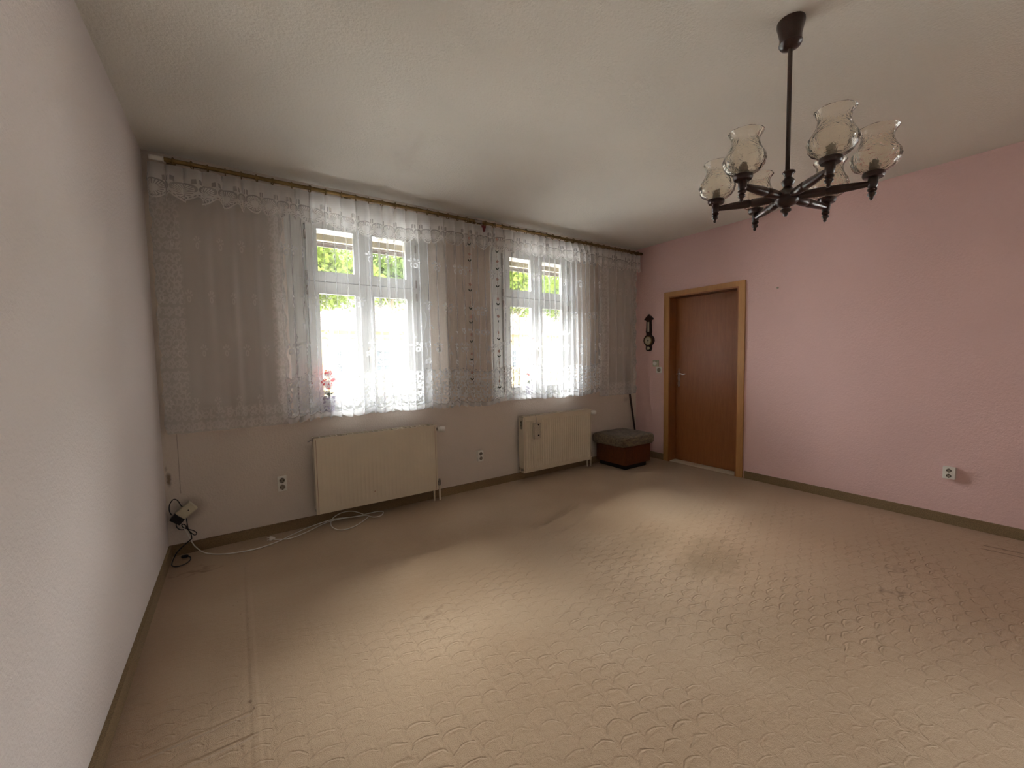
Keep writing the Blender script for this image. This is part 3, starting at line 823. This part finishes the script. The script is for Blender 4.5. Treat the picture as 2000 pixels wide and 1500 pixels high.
# frayed tail at the left lower corner of the left lace curtain
def val_left(x):
    return 2.352 - .055*math.exp(-((x-1.48)/.42)**2)
make_curtain('valance', .05, 2.50, 2.552, val_left, -.150, .026, 9.6, MAT['valance'], 23, 'scalloped shell-lace valance over the left window and corner', 'valance', scallop=.045, scal_p=.115, full=1.75, rows=14, gather=.40, lap=.9)
make_curtain('valance', 2.52, 4.725, 2.552, lambda x: 2.362, -.150, .026, 10.2, MAT['valance'], 29, 'scalloped shell-lace valance over the right window', 'valance', scallop=.045, scal_p=.115, full=1.75, rows=14, gather=.40, lap=.9)

# ------------------------------------------------------------------ rods and rings
ZR, YRD = 2.592, -.115
def rod(x0, x1, label, lz=0):
    t = empty('curtain_rod', (x0, YRD, ZR)); tag(t, label, 'curtain rod')
    w = x1-x0
    bm = bmesh.new(); lathe(bm, [(.0135, 0), (.0135, w)], 14, frame_to((1, 0, 0))); link('rod', bm, MAT['brass'], t, smooth=True)
    return t, w
def bracket(t, x):
    bm = bmesh.new(); box(bm, x-.012, x+.012, .0, .10, -.02, -.012); box(bm, x-.02, x+.02, .095, .105, -.05, .03); box(bm, x-.009, x+.009, -.014, .018, -.024, -.0135)
    link('rod_bracket', bm, MAT['brass'], t)
ra, wa = rod(.085, 2.395, 'brass curtain rod above the left window, ending near the corner')
bm = bmesh.new(); lathe(bm, [(.0145, -.035), (.0145, .03), (.017, .032), (.017, .038)], 14, frame_to((1, 0, 0))); link('end_cap', bm, MAT['white_plastic'], ra, smooth=True)
bm = bmesh.new(); lathe(bm, [(.0155, 1.66), (.0155, 1.72)], 14, frame_to((1, 0, 0))); link('rod_joint', bm, MAT['brass'], ra, smooth=True)
for x in (.06, 1.15, wa-.04): bracket(ra, x)
rb, wb_ = rod(2.40, 4.745, 'brass curtain rod above the right window, ending at the pink wall')
bm = bmesh.new(); lathe(bm, [(.016, -.045), (.018, -.04), (.018, -.02), (.0145, -.018), (.0145, .02), (.018, .022), (.018, .03)], 14, frame_to((1, 0, 0))); link('rod_joint', bm, MAT['steel'], rb, smooth=True)
bm = bmesh.new(); lathe(bm, [(.015, wb_), (.017, wb_+.004), (.017, wb_+.022), (.013, wb_+.03), (.010, wb_+.045)], 14, frame_to((1, 0, 0))); link('end_cap', bm, MAT['brass'], rb, smooth=True)
for x in (.06, 1.2, wb_-.05): bracket(rb, x)
def torus_bm(R, r, n=18, m=6):
    bm = bmesh.new(); rings = []
    for i in range(n):
        a = 2*pi*i/n
        rings.append([bm.verts.new((r*sin(2*pi*k/m), (R+r*cos(2*pi*k/m))*cos(a), (R+r*cos(2*pi*k/m))*sin(a))) for k in range(m)])
    for i in range(n):
        for k in range(m):
            bm.faces.new((rings[i][k], rings[(i+1) % n][k], rings[(i+1) % n][(k+1) % m], rings[i][(k+1) % m]))
    return bm
ring0 = link('curtain_ring', torus_bm(.0235, .0036, 20, 8), MAT['brass'], smooth=True)
bm = bmesh.new(); box(bm, -.0025, .0025, -.0015, .0015, -.052, -.021); box(bm, -.005, .005, -.004, .004, -.056, -.044)
clip0 = link('ring_clip', bm, MAT['brass'], ring0)
ringsA = [.17, .262, .345, .44, .53, .62, .715, .838, .955, 1.065, 1.18, 1.285, 1.385, 1.49, 1.60, 1.695, 1.79, 1.885, 1.985, 2.08, 2.18, 2.27]
ringsB = [2.47, 2.575, 2.66, 2.755, 2.85, 2.95, 3.045, 3.135, 3.22, 3.305, 3.40, 3.50, 3.60, 3.70, 3.79, 3.88, 3.98, 4.08, 4.17, 4.27, 4.36, 4.45, 4.53, 4.61, 4.69]
first = True
for lst, lab, grp in ((ringsA, 'brass curtain ring with clip on the left rod', 'brass rings on the left curtain rod'), (ringsB, 'brass curtain ring with clip on the right rod', 'brass rings on the right curtain rod')):
    for x in lst:
        if first: rg = ring0; first = False
        else:
            rg = ring0.copy(); COL.objects.link(rg); c = clip0.copy(); COL.objects.link(c); c.parent = rg
        rg.location = (x, YRD, ZR-.0055); rg.rotation_euler = (RNG.uniform(-.12, .12), 0, RNG.uniform(-.35, .35))
        rg['label'] = lab; rg['category'] = 'curtain ring'; rg['group'] = grp
bw = empty('bow', (2.432, -.150, 2.545)); tag(bw, 'small dark red ribbon bow tied between the two rods', 'bow')
for s, nm in ((-1, 'loop'), (1, 'loop')):
    bm = bmesh.new(); prism(bm, [(0, 0), (s*.020, .006), (s*.042, -.002), (s*.050, -.022), (s*.034, -.030), (s*.012, -.012)], -.006, .006); link(nm, bm, MAT['bow'], bw, bevel=.002)
    bm = bmesh.new(); prism(bm, [(0, -.004), (s*.007, -.006), (s*.030, -.062), (s*.014, -.066)], -.004, .004); link('tail', bm, MAT['bow'], bw, bevel=.0015)
bm = bmesh.new(); prism(bm, [(-.006, .007), (.006, .007), (.003, -.050), (-.010, -.052)], -.010, .006); link('knot', bm, MAT['bow'], bw, bevel=.002)

# ------------------------------------------------------------------ flower garlands
def px_to_z(cx, ypix):      # height of a garland piece hanging at (cx, -.16)
    P = Vector((cx, -.188, 0)); C = Vector((.43365, -3.53051, 1.29784))
    a, bq = 0.5, 2.7
    for _ in range(40):
        m = (a+bq)/2; dv = Vector((cx, -.188, m)) - C
        yy = 750 - 794.364*dv.dot(u_)/dv.dot(f_)
        if yy > ypix: a = m
        else: bq = m
    return (a+bq)/2
bmF = bmesh.new()
pts = []
for k in range(30):
    a = 2*pi*k/30; pts.append(((.0125+.0045*cos(5*a))*cos(a), (.0125+.0045*cos(5*a))*sin(a)))
prism(bmF, pts, -.0015, .0015); meF = link('flower', bmF, MAT['flowerpink']).data
bmL = bmesh.new()
for s in (-1, 1):
    prism(bmL, [(0, -.010), (s*.008, -.008), (s*.015, .002), (s*.0165, .014), (s*.010, .010), (s*.003, .002), (0, -.003)], -.0015, .0015)
meL = link('leaf_pair', bmL, MAT['leafgreen']).data
for o_ in [x for x in COL.objects if x.name in ('flower', 'leaf_pair')]: bpy.data.objects.remove(o_)
def garland(cx, items, ztop, label):
    t = empty('flower_garland', (cx, -.188, ztop)); tag(t, label, 'garland')
    zs = [(k, px_to_z(cx, y), rot) for k, y, rot in items]
    zlow = min(z for _, z, _ in zs)-.03
    bm = bmesh.new(); tube(bm, [(0, 0, zlow-ztop), (.001, .002, (zlow-ztop)*.5), (0, .0, -.03), (0, .03, -.004)], .0012, 5, 4); link('string', bm, MAT['thread'], t)
    for k, z, rot in zs:
        ob = bpy.data.objects.new('flower' if k == 'f' else 'leaf_pair', meF if k == 'f' else meL)
        COL.objects.link(ob); ob.parent = t; ob.location = (0, -.003, z-ztop); ob.rotation_euler = (0, 0, rot-.5)
    for a_, b_ in zip(sorted(zs, key=lambda q: q[1]), sorted(zs, key=lambda q: q[1])[1:]):
        if b_[1]-a_[1] > .05:
            bm = bmesh.new(); lathe(bm, [(.001, -.004), (.003, 0), (.001, .004)], 8, Matrix.Translation((0, 0, (a_[1]+b_[1])/2-ztop))); link('bead', bm, MAT['flowerpink'], t, smooth=True)
Y0, KS = 430, 4.057
G1 = [('f', 145, 1.0), ('l', 190, 0), ('f', 270, .2), ('l', 320, .3), ('f', 407, 1.1), ('f', 510, .1), ('l', 557, .2), ('f', 655, 1.45), ('l', 700, .4), ('f', 768, 0), ('l', 810, .1), ('f', 907, 1.0), ('l', 963, .9), ('f', 1060, .8), ('l', 1105, .7), ('f', 1208, .1), ('l', 1260, 0)]
G2 = [('f', 152, .5), ('l', 250, 0), ('f', 328, .1), ('l', 386, 0), ('f', 470, .5), ('l', 525, 0), ('f', 625, .7), ('l', 667, .3), ('f', 762, .2), ('l', 803, 1.3), ('f', 890, 1.2), ('l', 942, .1), ('f', 1038, .1), ('l', 1078, .2), ('f', 1130, 1.4), ('l', 1205, 1.4), ('f', 1275, .9), ('l', 1325, .1)]
garland(2.250, [(k, Y0+v/KS, r) for k, v, r in G1], 2.575, 'left hanging string of pink flowers and dark leaves between the windows')
garland(2.550, [(k, Y0+v/KS, r) for k, v, r in G2], 2.575, 'right hanging string of pink flowers and dark leaves by the right window')

# ------------------------------------------------------------------ chandelier
ch = empty('chandelier', (2.4067, -2.7251, H)); tag(ch, 'six-armed dark wood chandelier with amber glass shades', 'chandelier')
nrm = Vector((.0172, -.0489, 1)).normalized(); e1 = Vector((0, 1, 0)).cross(nrm).normalized(); e2 = nrm.cross(e1)
T = Matrix((e1, e2, nrm)).transposed().to_4x4(); T.translation = (0, 0, 1.960-H)      # hub frame, arms plane z=0
bm = bmesh.new(); lathe(bm, [(.050, 0), (.051, -.012), (.046, -.030), (.040, -.058), (.040, -.080), (.043, -.088), (.036, -.100), (.020, -.107), (.012, -.109)], 24); link('ceiling_cup', bm, MAT['darkwood'], ch, smooth=True)
bm = bmesh.new(); lathe(bm, [(.0085, 2.07-H), (.0085, -.10)], 12); link('rod', bm, MAT['steel_brown'] if 'steel_brown' in MAT else MAT['darkwood'], ch, smooth=True)
bm = bmesh.new(); lathe(bm, [(.006, -.078), (.010, -.070), (.009, -.064), (.020, -.056), (.020, -.050), (.013, -.044), (.017, -.038), (.034, -.030), (.044, -.016), (.046, 0), (.044, .014), (.034, .026), (.020, .034),
    (.015, .044), (.022, .054), (.026, .064), (.020, .074), (.013, .082), (.018, .094), (.024, .100), (.022, .106), (.012, .110)], 24, T)
link('hub', bm, MAT['darkwood'], ch, smooth=True)
RAD = .2752; A0 = .865; CUPZ = .0294
shade_prof_o = [(.024, .0), (.042, .004), (.060, .014), (.072, .032), (.076, .050), (.072, .068), (.062, .086), (.054, .102), (.0495, .118), (.049, .130), (.053, .143), (.060, .153), (.0625, .157)]
shade_prof_i = [(r-.0045, z+.0012) for r, z in reversed(shade_prof_o)]
def swirl(th, z):
    k = min(1, max(0, 1-abs(z-.045)/.05))
    top = min(1, max(0, (z-.12)/.03))
    return 1 + .038*k*cos(11*th+z*45) + .010*cos(22*th) + .02*top*cos(7*th)
for k in range(6):
    a = A0 + k*pi/3
    Mr = T @ Matrix.Rotation(a, 4, 'Z')
    Ma = Mr @ frame_to((1, 0, 0))
    bm = bmesh.new()
    lathe(bm, [(.011, .035), (.013, .050), (.012, .052), (.016, .062), (.0185, .105), (.0185, .128), (.0145, .133), (.0175, .140), (.0175, .165), (.0150, .21), (.011, RAD-.012), (.010, RAD)], 12, Ma)
    arm = link('arm', bm, MAT['darkwood'], ch, smooth=True)
    Mh = Mr @ Matrix.Translation((RAD, 0, 0))
    bm = bmesh.new()
    lathe(bm, [(.004, -.062), (.007, -.056), (.006, -.050), (.0135, -.043), (.0145, -.037), (.009, -.031), (.015, -.026), (.015, -.020), (.011, -.017), (.0155, -.012), (.0165, .012), (.0155, CUPZ-.008)], 16, Mh)
    link('holder', bm, MAT['darkwood'], ch, smooth=True)
    bm = bmesh.new(); lathe(bm, [(.016, CUPZ-.010), (.031, CUPZ-.008), (.035, CUPZ), (.035, CUPZ+.010), (.030, CUPZ+.013), (.012, CUPZ+.013)], 24, Mh); link('drip_cup', bm, MAT['darkwood'], ch, smooth=True)
    bm = bmesh.new(); lathe(bm, [(.016, CUPZ+.013), (.0165, CUPZ+.04), (.0145, CUPZ+.055), (.0135, CUPZ+.056), (.0125, CUPZ+.045)], 16, Mh); link('lamp_socket', bm, MAT['socketgrey'] if 'socketgrey' in MAT else MAT['steel'], ch, smooth=True)
    bm = bmesh.new(); lathe(bm, shade_prof_o + shade_prof_i, 56, Mh @ Matrix.Translation((0, 0, CUPZ+.0135)), ripple=swirl, cap=False, nrip=len(shade_prof_o))
    sh = link('glass_shade', bm, MAT['shade'], ch, smooth=True)

# ------------------------------------------------------------------ cables in the left corner
ex = empty('extension_lead', (.12, -.03, .30)); tag(ex, 'cream socket block with long white cable in the left corner', 'extension lead')
Mx = Matrix.Translation((-.012, -.004, .008)) @ Matrix.Rotation(radians(-38), 4, 'Y')
bm = BX(-.050, .050, -.028, .020, -.036, .036, M=Mx); link('socket_block', bm, MAT['dull_plastic'], ex, bevel=.008)
bm = bmesh.new(); lathe(bm, [(.004, 0), (.004, .002)], 10, Matrix.Translation((.0, -.0325, .013)) @ frame_to((0, -1, 0))); link('screw', bm, MAT['dark'], ex)
def off(pts, o): return [(p[0]-o[0], p[1]-o[1], p[2]-o[2]) for p in pts]
O = (.12, -.03, .30)
cabA = [(.075, -.045, .225), (.10, -.045, .165), (.119, -.040, .10), (.145, -.05, .045), (.202, -.10, .006), (.311, -.196, .006), (.479, -.234, .006), (.614, -.198, .006), (.747, -.108, .006), (.873, -.045, .010), (1.03, -.030, .02), (1.183, -.035, .006), (1.30, -.035, .006), (1.383, -.04, .006), (1.417, -.08, .006), (1.374, -.150, .006), (1.316, -.140, .006), (1.272, -.06, .010), (1.185, -.03, .05), (1.10, -.03, .06),
        (1.035, -.035, .04), (1.004, -.06, .012), (.998, -.164, .006), (1.045, -.258, .006), (1.152, -.240, .006), (1.287, -.106, .011), (1.18, -.06, .014), (1.082, -.036, .012), (.965, -.045, .010), (.81, -.156, .012), (.696, -.193, .009), (.60, -.140, .008)]
bm = bmesh.new(); tube(bm, off(cabA, O), .0038, 6, 7); link('cable', bm, MAT['white_plastic'], ex, smooth=True)
bm = bmesh.new(); lathe(bm, [(.005, 0), (.009, .01), (.015, .022), (.017, .034), (.012, .036)], 14, Matrix.Translation((.610-O[0], -.143-O[1], .018-O[2])) @ frame_to((-1, .25, 0)))
for s in (-1, 1): lathe(bm, [(.0022, .03), (.0022, .052)], 6, Matrix.Translation((.610-O[0], -.143-O[1], .018-O[2])) @ frame_to((-1, .25, 0)) @ Matrix.Translation((0, s*.008, 0)))
link('plug', bm, MAT['white_plastic'], ex, smooth=True)
ad = empty('power_adapter', (.058, -.045, .26)); tag(ad, 'black power adapter with looped black cable in the left corner', 'adapter'); O = (.058, -.045, .26)
bm = BX(-.034, .034, -.024, .024, -.023, .023, M=Matrix.Rotation(radians(42), 4, 'Y')); link('body', bm, MAT['black_plastic'], ad, bevel=.004)
bm = bmesh.new(); tube(bm, off([(.105, -.045, .325), (.083, -.045, .345), (.066, -.045, .385), (.045, -.045, .398), (.024, -.045, .368), (.020, -.045, .326), (.030, -.045, .295)], O), .0032, 7); link('cable', bm, MAT['black_plastic'], ad, smooth=True)
bm = bmesh.new(); tube(bm, off([(.050, -.045, .235), (.050, -.045, .215), (.058, -.045, .194), (.083, -.045, .181), (.104, -.042, .20), (.106, -.04, .254)], O), .0028, 7)
tube(bm, off([(.106, -.05, .25), (.108, -.05, .213), (.112, -.05, .175), (.125, -.05, .137), (.127, -.05, .108)], O), .003, 7)
tube(bm, off([(.079, -.055, .22), (.095, -.055, .216), (.112, -.055, .174), (.141, -.055, .133), (.155, -.055, .14), (.143, -.055, .16), (.110, -.055, .182), (.085, -.055, .200), (.079, -.055, .22)], O), .0028, 7)
link('cable_bundle', bm, MAT['black_plastic'], ad, smooth=True)
bm = bmesh.new(); tube(bm, [(.127, -.05, .108), (.105, -.045, .09), (.079, -.04, .067), (.045, -.04, .034), (.030, -.06, .010), (.026, -.12, .006), (.030, -.185, .006), (.059, -.221, .006), (.098, -.209, .006), (.120, -.162, .006), (.118, -.115, .008), (.100, -.088, .010)], .0038, 7)
bc = link('black_cable', bm, MAT['black_plastic'], smooth=True); tag(bc, 'thick black cable end curled on the carpet in the left corner', 'cable')
bm = bmesh.new(); lathe(bm, [(.006, 0), (.009, .008), (.010, .035), (.006, .038)], 10, Matrix.Translation((.106, -.090, .011)) @ frame_to((-1, .15, 0))); link('plug', bm, MAT['black_plastic'], bc, smooth=True)

# ------------------------------------------------------------------ plants on the window sills
def pot(x, y, z, h, r, label, orchid, green, zr):
    t = empty('potted_plant', (x, y, z)); tag(t, label, 'plant')
    bm = bmesh.new(); lathe(bm, [(r*.72, 0), (r*.95, h*.85), (r*1.05, h*.86), (r*1.05, h), (r*.92, h), (r*.85, h*.9)], 18); link('pot', bm, MAT['pale_pot'], t, smooth=True)
    rg = random.Random(int(x*100))
    for k in range(green):
        a = rg.uniform(0, 6.28); ln = rg.uniform(.05, .09)
        bm = bmesh.new(); Ml = Matrix.Translation((0, 0, h)) @ Matrix.Rotation(a, 4, 'Z') @ Matrix.Rotation(radians(rg.uniform(-75, -30)), 4, 'Y')
        vs = [bm.verts.new(Ml @ Vector(c)) for c in ((0, 0, 0), (ln*.5, .018, .004), (ln, 0, -.004), (ln*.5, -.018, .004))]
        bm.faces.new(vs); bmesh.ops.solidify(bm, geom=bm.faces[:], thickness=.0015); link('leaf', bm, MAT['plantgreen'], t)
    heads = [(0, 0, zr[0]+.03, .034), (-.028, .0, zr[0]+.06, .030), (.026, .01, zr[0]+.075, .032), (.0, -.01, zr[1]-.035, .034)]
    if orchid: heads = [(-.012, 0, zr[0]+.03, .022), (.012, 0, zr[1]-.03, .022)]
    for (hx, hy, hz, hr) in heads:
        bm = bmesh.new(); tube(bm, [(0, 0, h*.9), (hx*.5, hy, (h+hz-z)*.5), (hx, hy, hz-z)], .002, 6, 4); st = link('stem', bm, MAT['plantgreen'], t)
        bm = bmesh.new()
        for q in range(16):
            dv = Vector((rg.gauss(0, 1), rg.gauss(0, 1), rg.gauss(0, 1))).normalized()
            Mb = Matrix.Translation(Vector((hx, hy, hz-z)) + dv*hr*.72) @ frame_to(dv)
            lathe(bm, [(.001, -.002), (hr*.42, .003), (hr*.30, .007), (.001, .004)], 6, Mb)
        link('blossom', bm, MAT['red_petal'], st)['kind'] = 'stuff'
    if orchid:
        bm = bmesh.new(); tube(bm, [(0, 0, h), (.005, 0, h+.20), (.0, 0, h+.40), (.03, 0, h+.50), (.06, 0, h+.52)], .0022, 6); st = link('stem', bm, MAT['plantgreen'], t)
        for k, (fx, fz) in enumerate(((.018, .34), (-.01, .41), (.022, .46), (.045, .505), (-.012, .28))):
            bm = bmesh.new(); pts = [((.016+.008*cos(5*q))*cos(q), (.016+.008*cos(5*q))*sin(q)) for q in np.linspace(0, 2*pi, 25)[:-1]]
            prism(bm, pts, -.003, .003, Matrix.Translation((fx, -.01, h+fz))); link('blossom', bm, MAT['petal'], st)
pot(1.050, .045, ZS+.028, .13, .052, 'red-flowering plant in a pale pot on the left window sill behind the lace', False, 9, (1.075, 1.24))
pot(3.095, .06, ZS+.028, .12, .045, 'tall plant with round pale blossoms and a little red on the right window sill', True, 7, (1.09, 1.21))

# ------------------------------------------------------------------ outside: street, house, trees
bm = BX(-60, 90, -60, 75, -1.25, -1.15); struct(link('street', bm, MAT['street']))
hs = empty('opposite_house', (12, 27, -1.15)); tag(hs, 'long cream house with clay tile roof across the street, seen through the windows', 'house')
XA, XB = -16, 32
HWIN = [(-14 + 2.9*k) for k in range(16)]
bm = bmesh.new()
zb, zt, eav = 1.62, 3.25, 4.45
box(bm, XA, XB, 0, .4, 0, zb); box(bm, XA, XB, 0, .4, zt, eav)
prev = XA
for wx in HWIN:
    box(bm, prev, wx-.55, 0, .4, zb, zt); prev = wx+.55
box(bm, prev, XB, 0, .4, zb, zt)
link('wall', bm, MAT['plaster_out'], hs)
link('cornice', BX(XA, XB, -.28, 0, eav-.05, eav+.18), MAT['cornice'], hs)
link('cornice_band', BX(XA, XB, -.08, 0, eav-.42, eav-.34), MAT['cornice'], hs)
# roof: rows of tiles, each row stepping
bm = bmesh.new(); nrow = 30; pitch = radians(44)
for k in range(nrow):
    y0 = -.45 + k*.17; z0_ = eav + .15 + k*.17*math.tan(pitch)
    xo = (k % 2)*.09
    a = [bm.verts.new(c) for c in ((XA, y0, z0_), (XB, y0, z0_), (XB, y0+.20, z0_+.20*math.tan(pitch)-.035), (XA, y0+.20, z0_+.20*math.tan(pitch)-.035))]
    bm.faces.new(a)
    b_ = [bm.verts.new(c) for c in ((XA, y0, z0_-.045), (XB, y0, z0_-.045))]
    bm.faces.new((b_[0], b_[1], a[1], a[0]))
rf = link('roof', bm, MAT['tile'], hs); rf['kind'] = 'stuff'
fw = None
for k, wx in enumerate(HWIN):
    if fw is None:
        bm = bmesh.new()
        for x in (-.55, -.03, .49): box(bm, x, x+.06, .06, .12, zb, zt)
        for z in (zb, zb+.50, zb+1.03, zt-.06): box(bm, -.49, .49, .06, .12, z, z+.06)
        box(bm, -.62, .62, -.06, .0, zb-.10, zb)
        fw = link('house_window', bm, MAT['winwhite'], hs); fw.location.x = wx
        gp = link('pane', BX(-.55, .55, .13, .15, zb, zt), MAT['house_glass'], fw)
    else:
        f2 = fw.copy(); COL.objects.link(f2); f2.parent = hs; f2.location.x = wx
        g2 = gp.copy(); COL.objects.link(g2); g2.parent = f2

def tree(x, y, h, cr, nleaf, fol, label, seed, trunk_r=.16, cz=.62):
    rg = np.random.RandomState(seed)
    t = empty('tree', (x, y, -1.15)); tag(t, label, 'tree', 'street trees outside the windows')
    bm = bmesh.new(); tube(bm, [(0, 0, 0), (.08, 0, h*.25), (-.05, .05, h*.5), (0, 0, h*.8)], lambda q: trunk_r*(1-.7*q), 8, 4)
    for k in range(7):
        a = rg.uniform(0, 6.28); z = h*rg.uniform(.3, .65)
        tube(bm, [(0, 0, z), (cr*.3*cos(a), cr*.3*sin(a), z+cr*.25), (cr*.7*cos(a), cr*.7*sin(a), z+cr*.55)], lambda q: trunk_r*.35*(1-.7*q), 6, 3)
    link('trunk', bm, MAT['bark'], t, smooth=True)
    nb = 26
    cen = rg.normal(0, 1, (nb, 3)); cen /= np.linalg.norm(cen, axis=1)[:, None]; cen *= rg.uniform(.3, .95, (nb, 1))
    cen = cen*np.array([cr*1.1, cr, 1.15]) + np.array([0, 0, h*cz])
    which = rg.randint(0, nb, nleaf)
    p = rg.normal(0, 1, (nleaf, 3)); p /= np.linalg.norm(p, axis=1)[:, None]; p *= rg.uniform(.5, 1, (nleaf, 1))**.6*cr*.38
    c = cen[which] + p
    s = rg.uniform(.06, .12, (nleaf, 1))
    d1 = rg.normal(0, 1, (nleaf, 3)); d1 /= np.linalg.norm(d1, axis=1)[:, None]
    d2 = np.cross(d1, rg.normal(0, 1, (nleaf, 3))); d2 /= np.linalg.norm(d2, axis=1)[:, None]
    V = np.stack([c-d1*s, c+d2*s*.6, c+d1*s, c-d2*s*.6], axis=1).reshape(-1, 3)
    me = bpy.data.meshes.new('foliage'); me.vertices.add(len(V)); me.vertices.foreach_set('co', V.astype(np.float32).ravel())
    me.loops.add(nleaf*4); me.loops.foreach_set('vertex_index', np.arange(nleaf*4, dtype=np.int32))
    me.polygons.add(nleaf); me.polygons.foreach_set('loop_start', np.arange(0, nleaf*4, 4, dtype=np.int32)); me.update(calc_edges=True)
    me.materials.append(fol); ob = bpy.data.objects.new('foliage', me); COL.objects.link(ob); ob.parent = t; ob['kind'] = 'stuff'
TR = [(2.6, 12.2, 8.1, 2.1, 9000, 'fol1', 'bright green tree left through the left window', 1),
      (6.4, 14.6, 9.3, 2.2, 9000, 'fol2', 'green tree right through the left window', 2),
      (11.6, 13.2, 8.7, 2.2, 8000, 'fol1', 'bright green tree through the left part of the right window', 3),
      (16.6, 14.4, 8.9, 2.3, 8000, 'fol2', 'green tree through the right part of the right window', 4),
      (5.0, 21.2, 10.2, 3.0, 8000, 'fol2', 'tall tree in front of the house beyond the left window', 5),
      (11.4, 21.5, 10.2, 3.0, 8000, 'fol1', 'tall tree in front of the house beyond the two windows', 6),
      (18.6, 22.0, 10.2, 3.2, 7000, 'fol1', 'tall tree in front of the house beyond the right window', 7)]
for x, y, h, cr, nl, fo, lab, sd in TR:
    tree(x, y, h, cr, nl, MAT[fo], lab, sd, cz=.70)
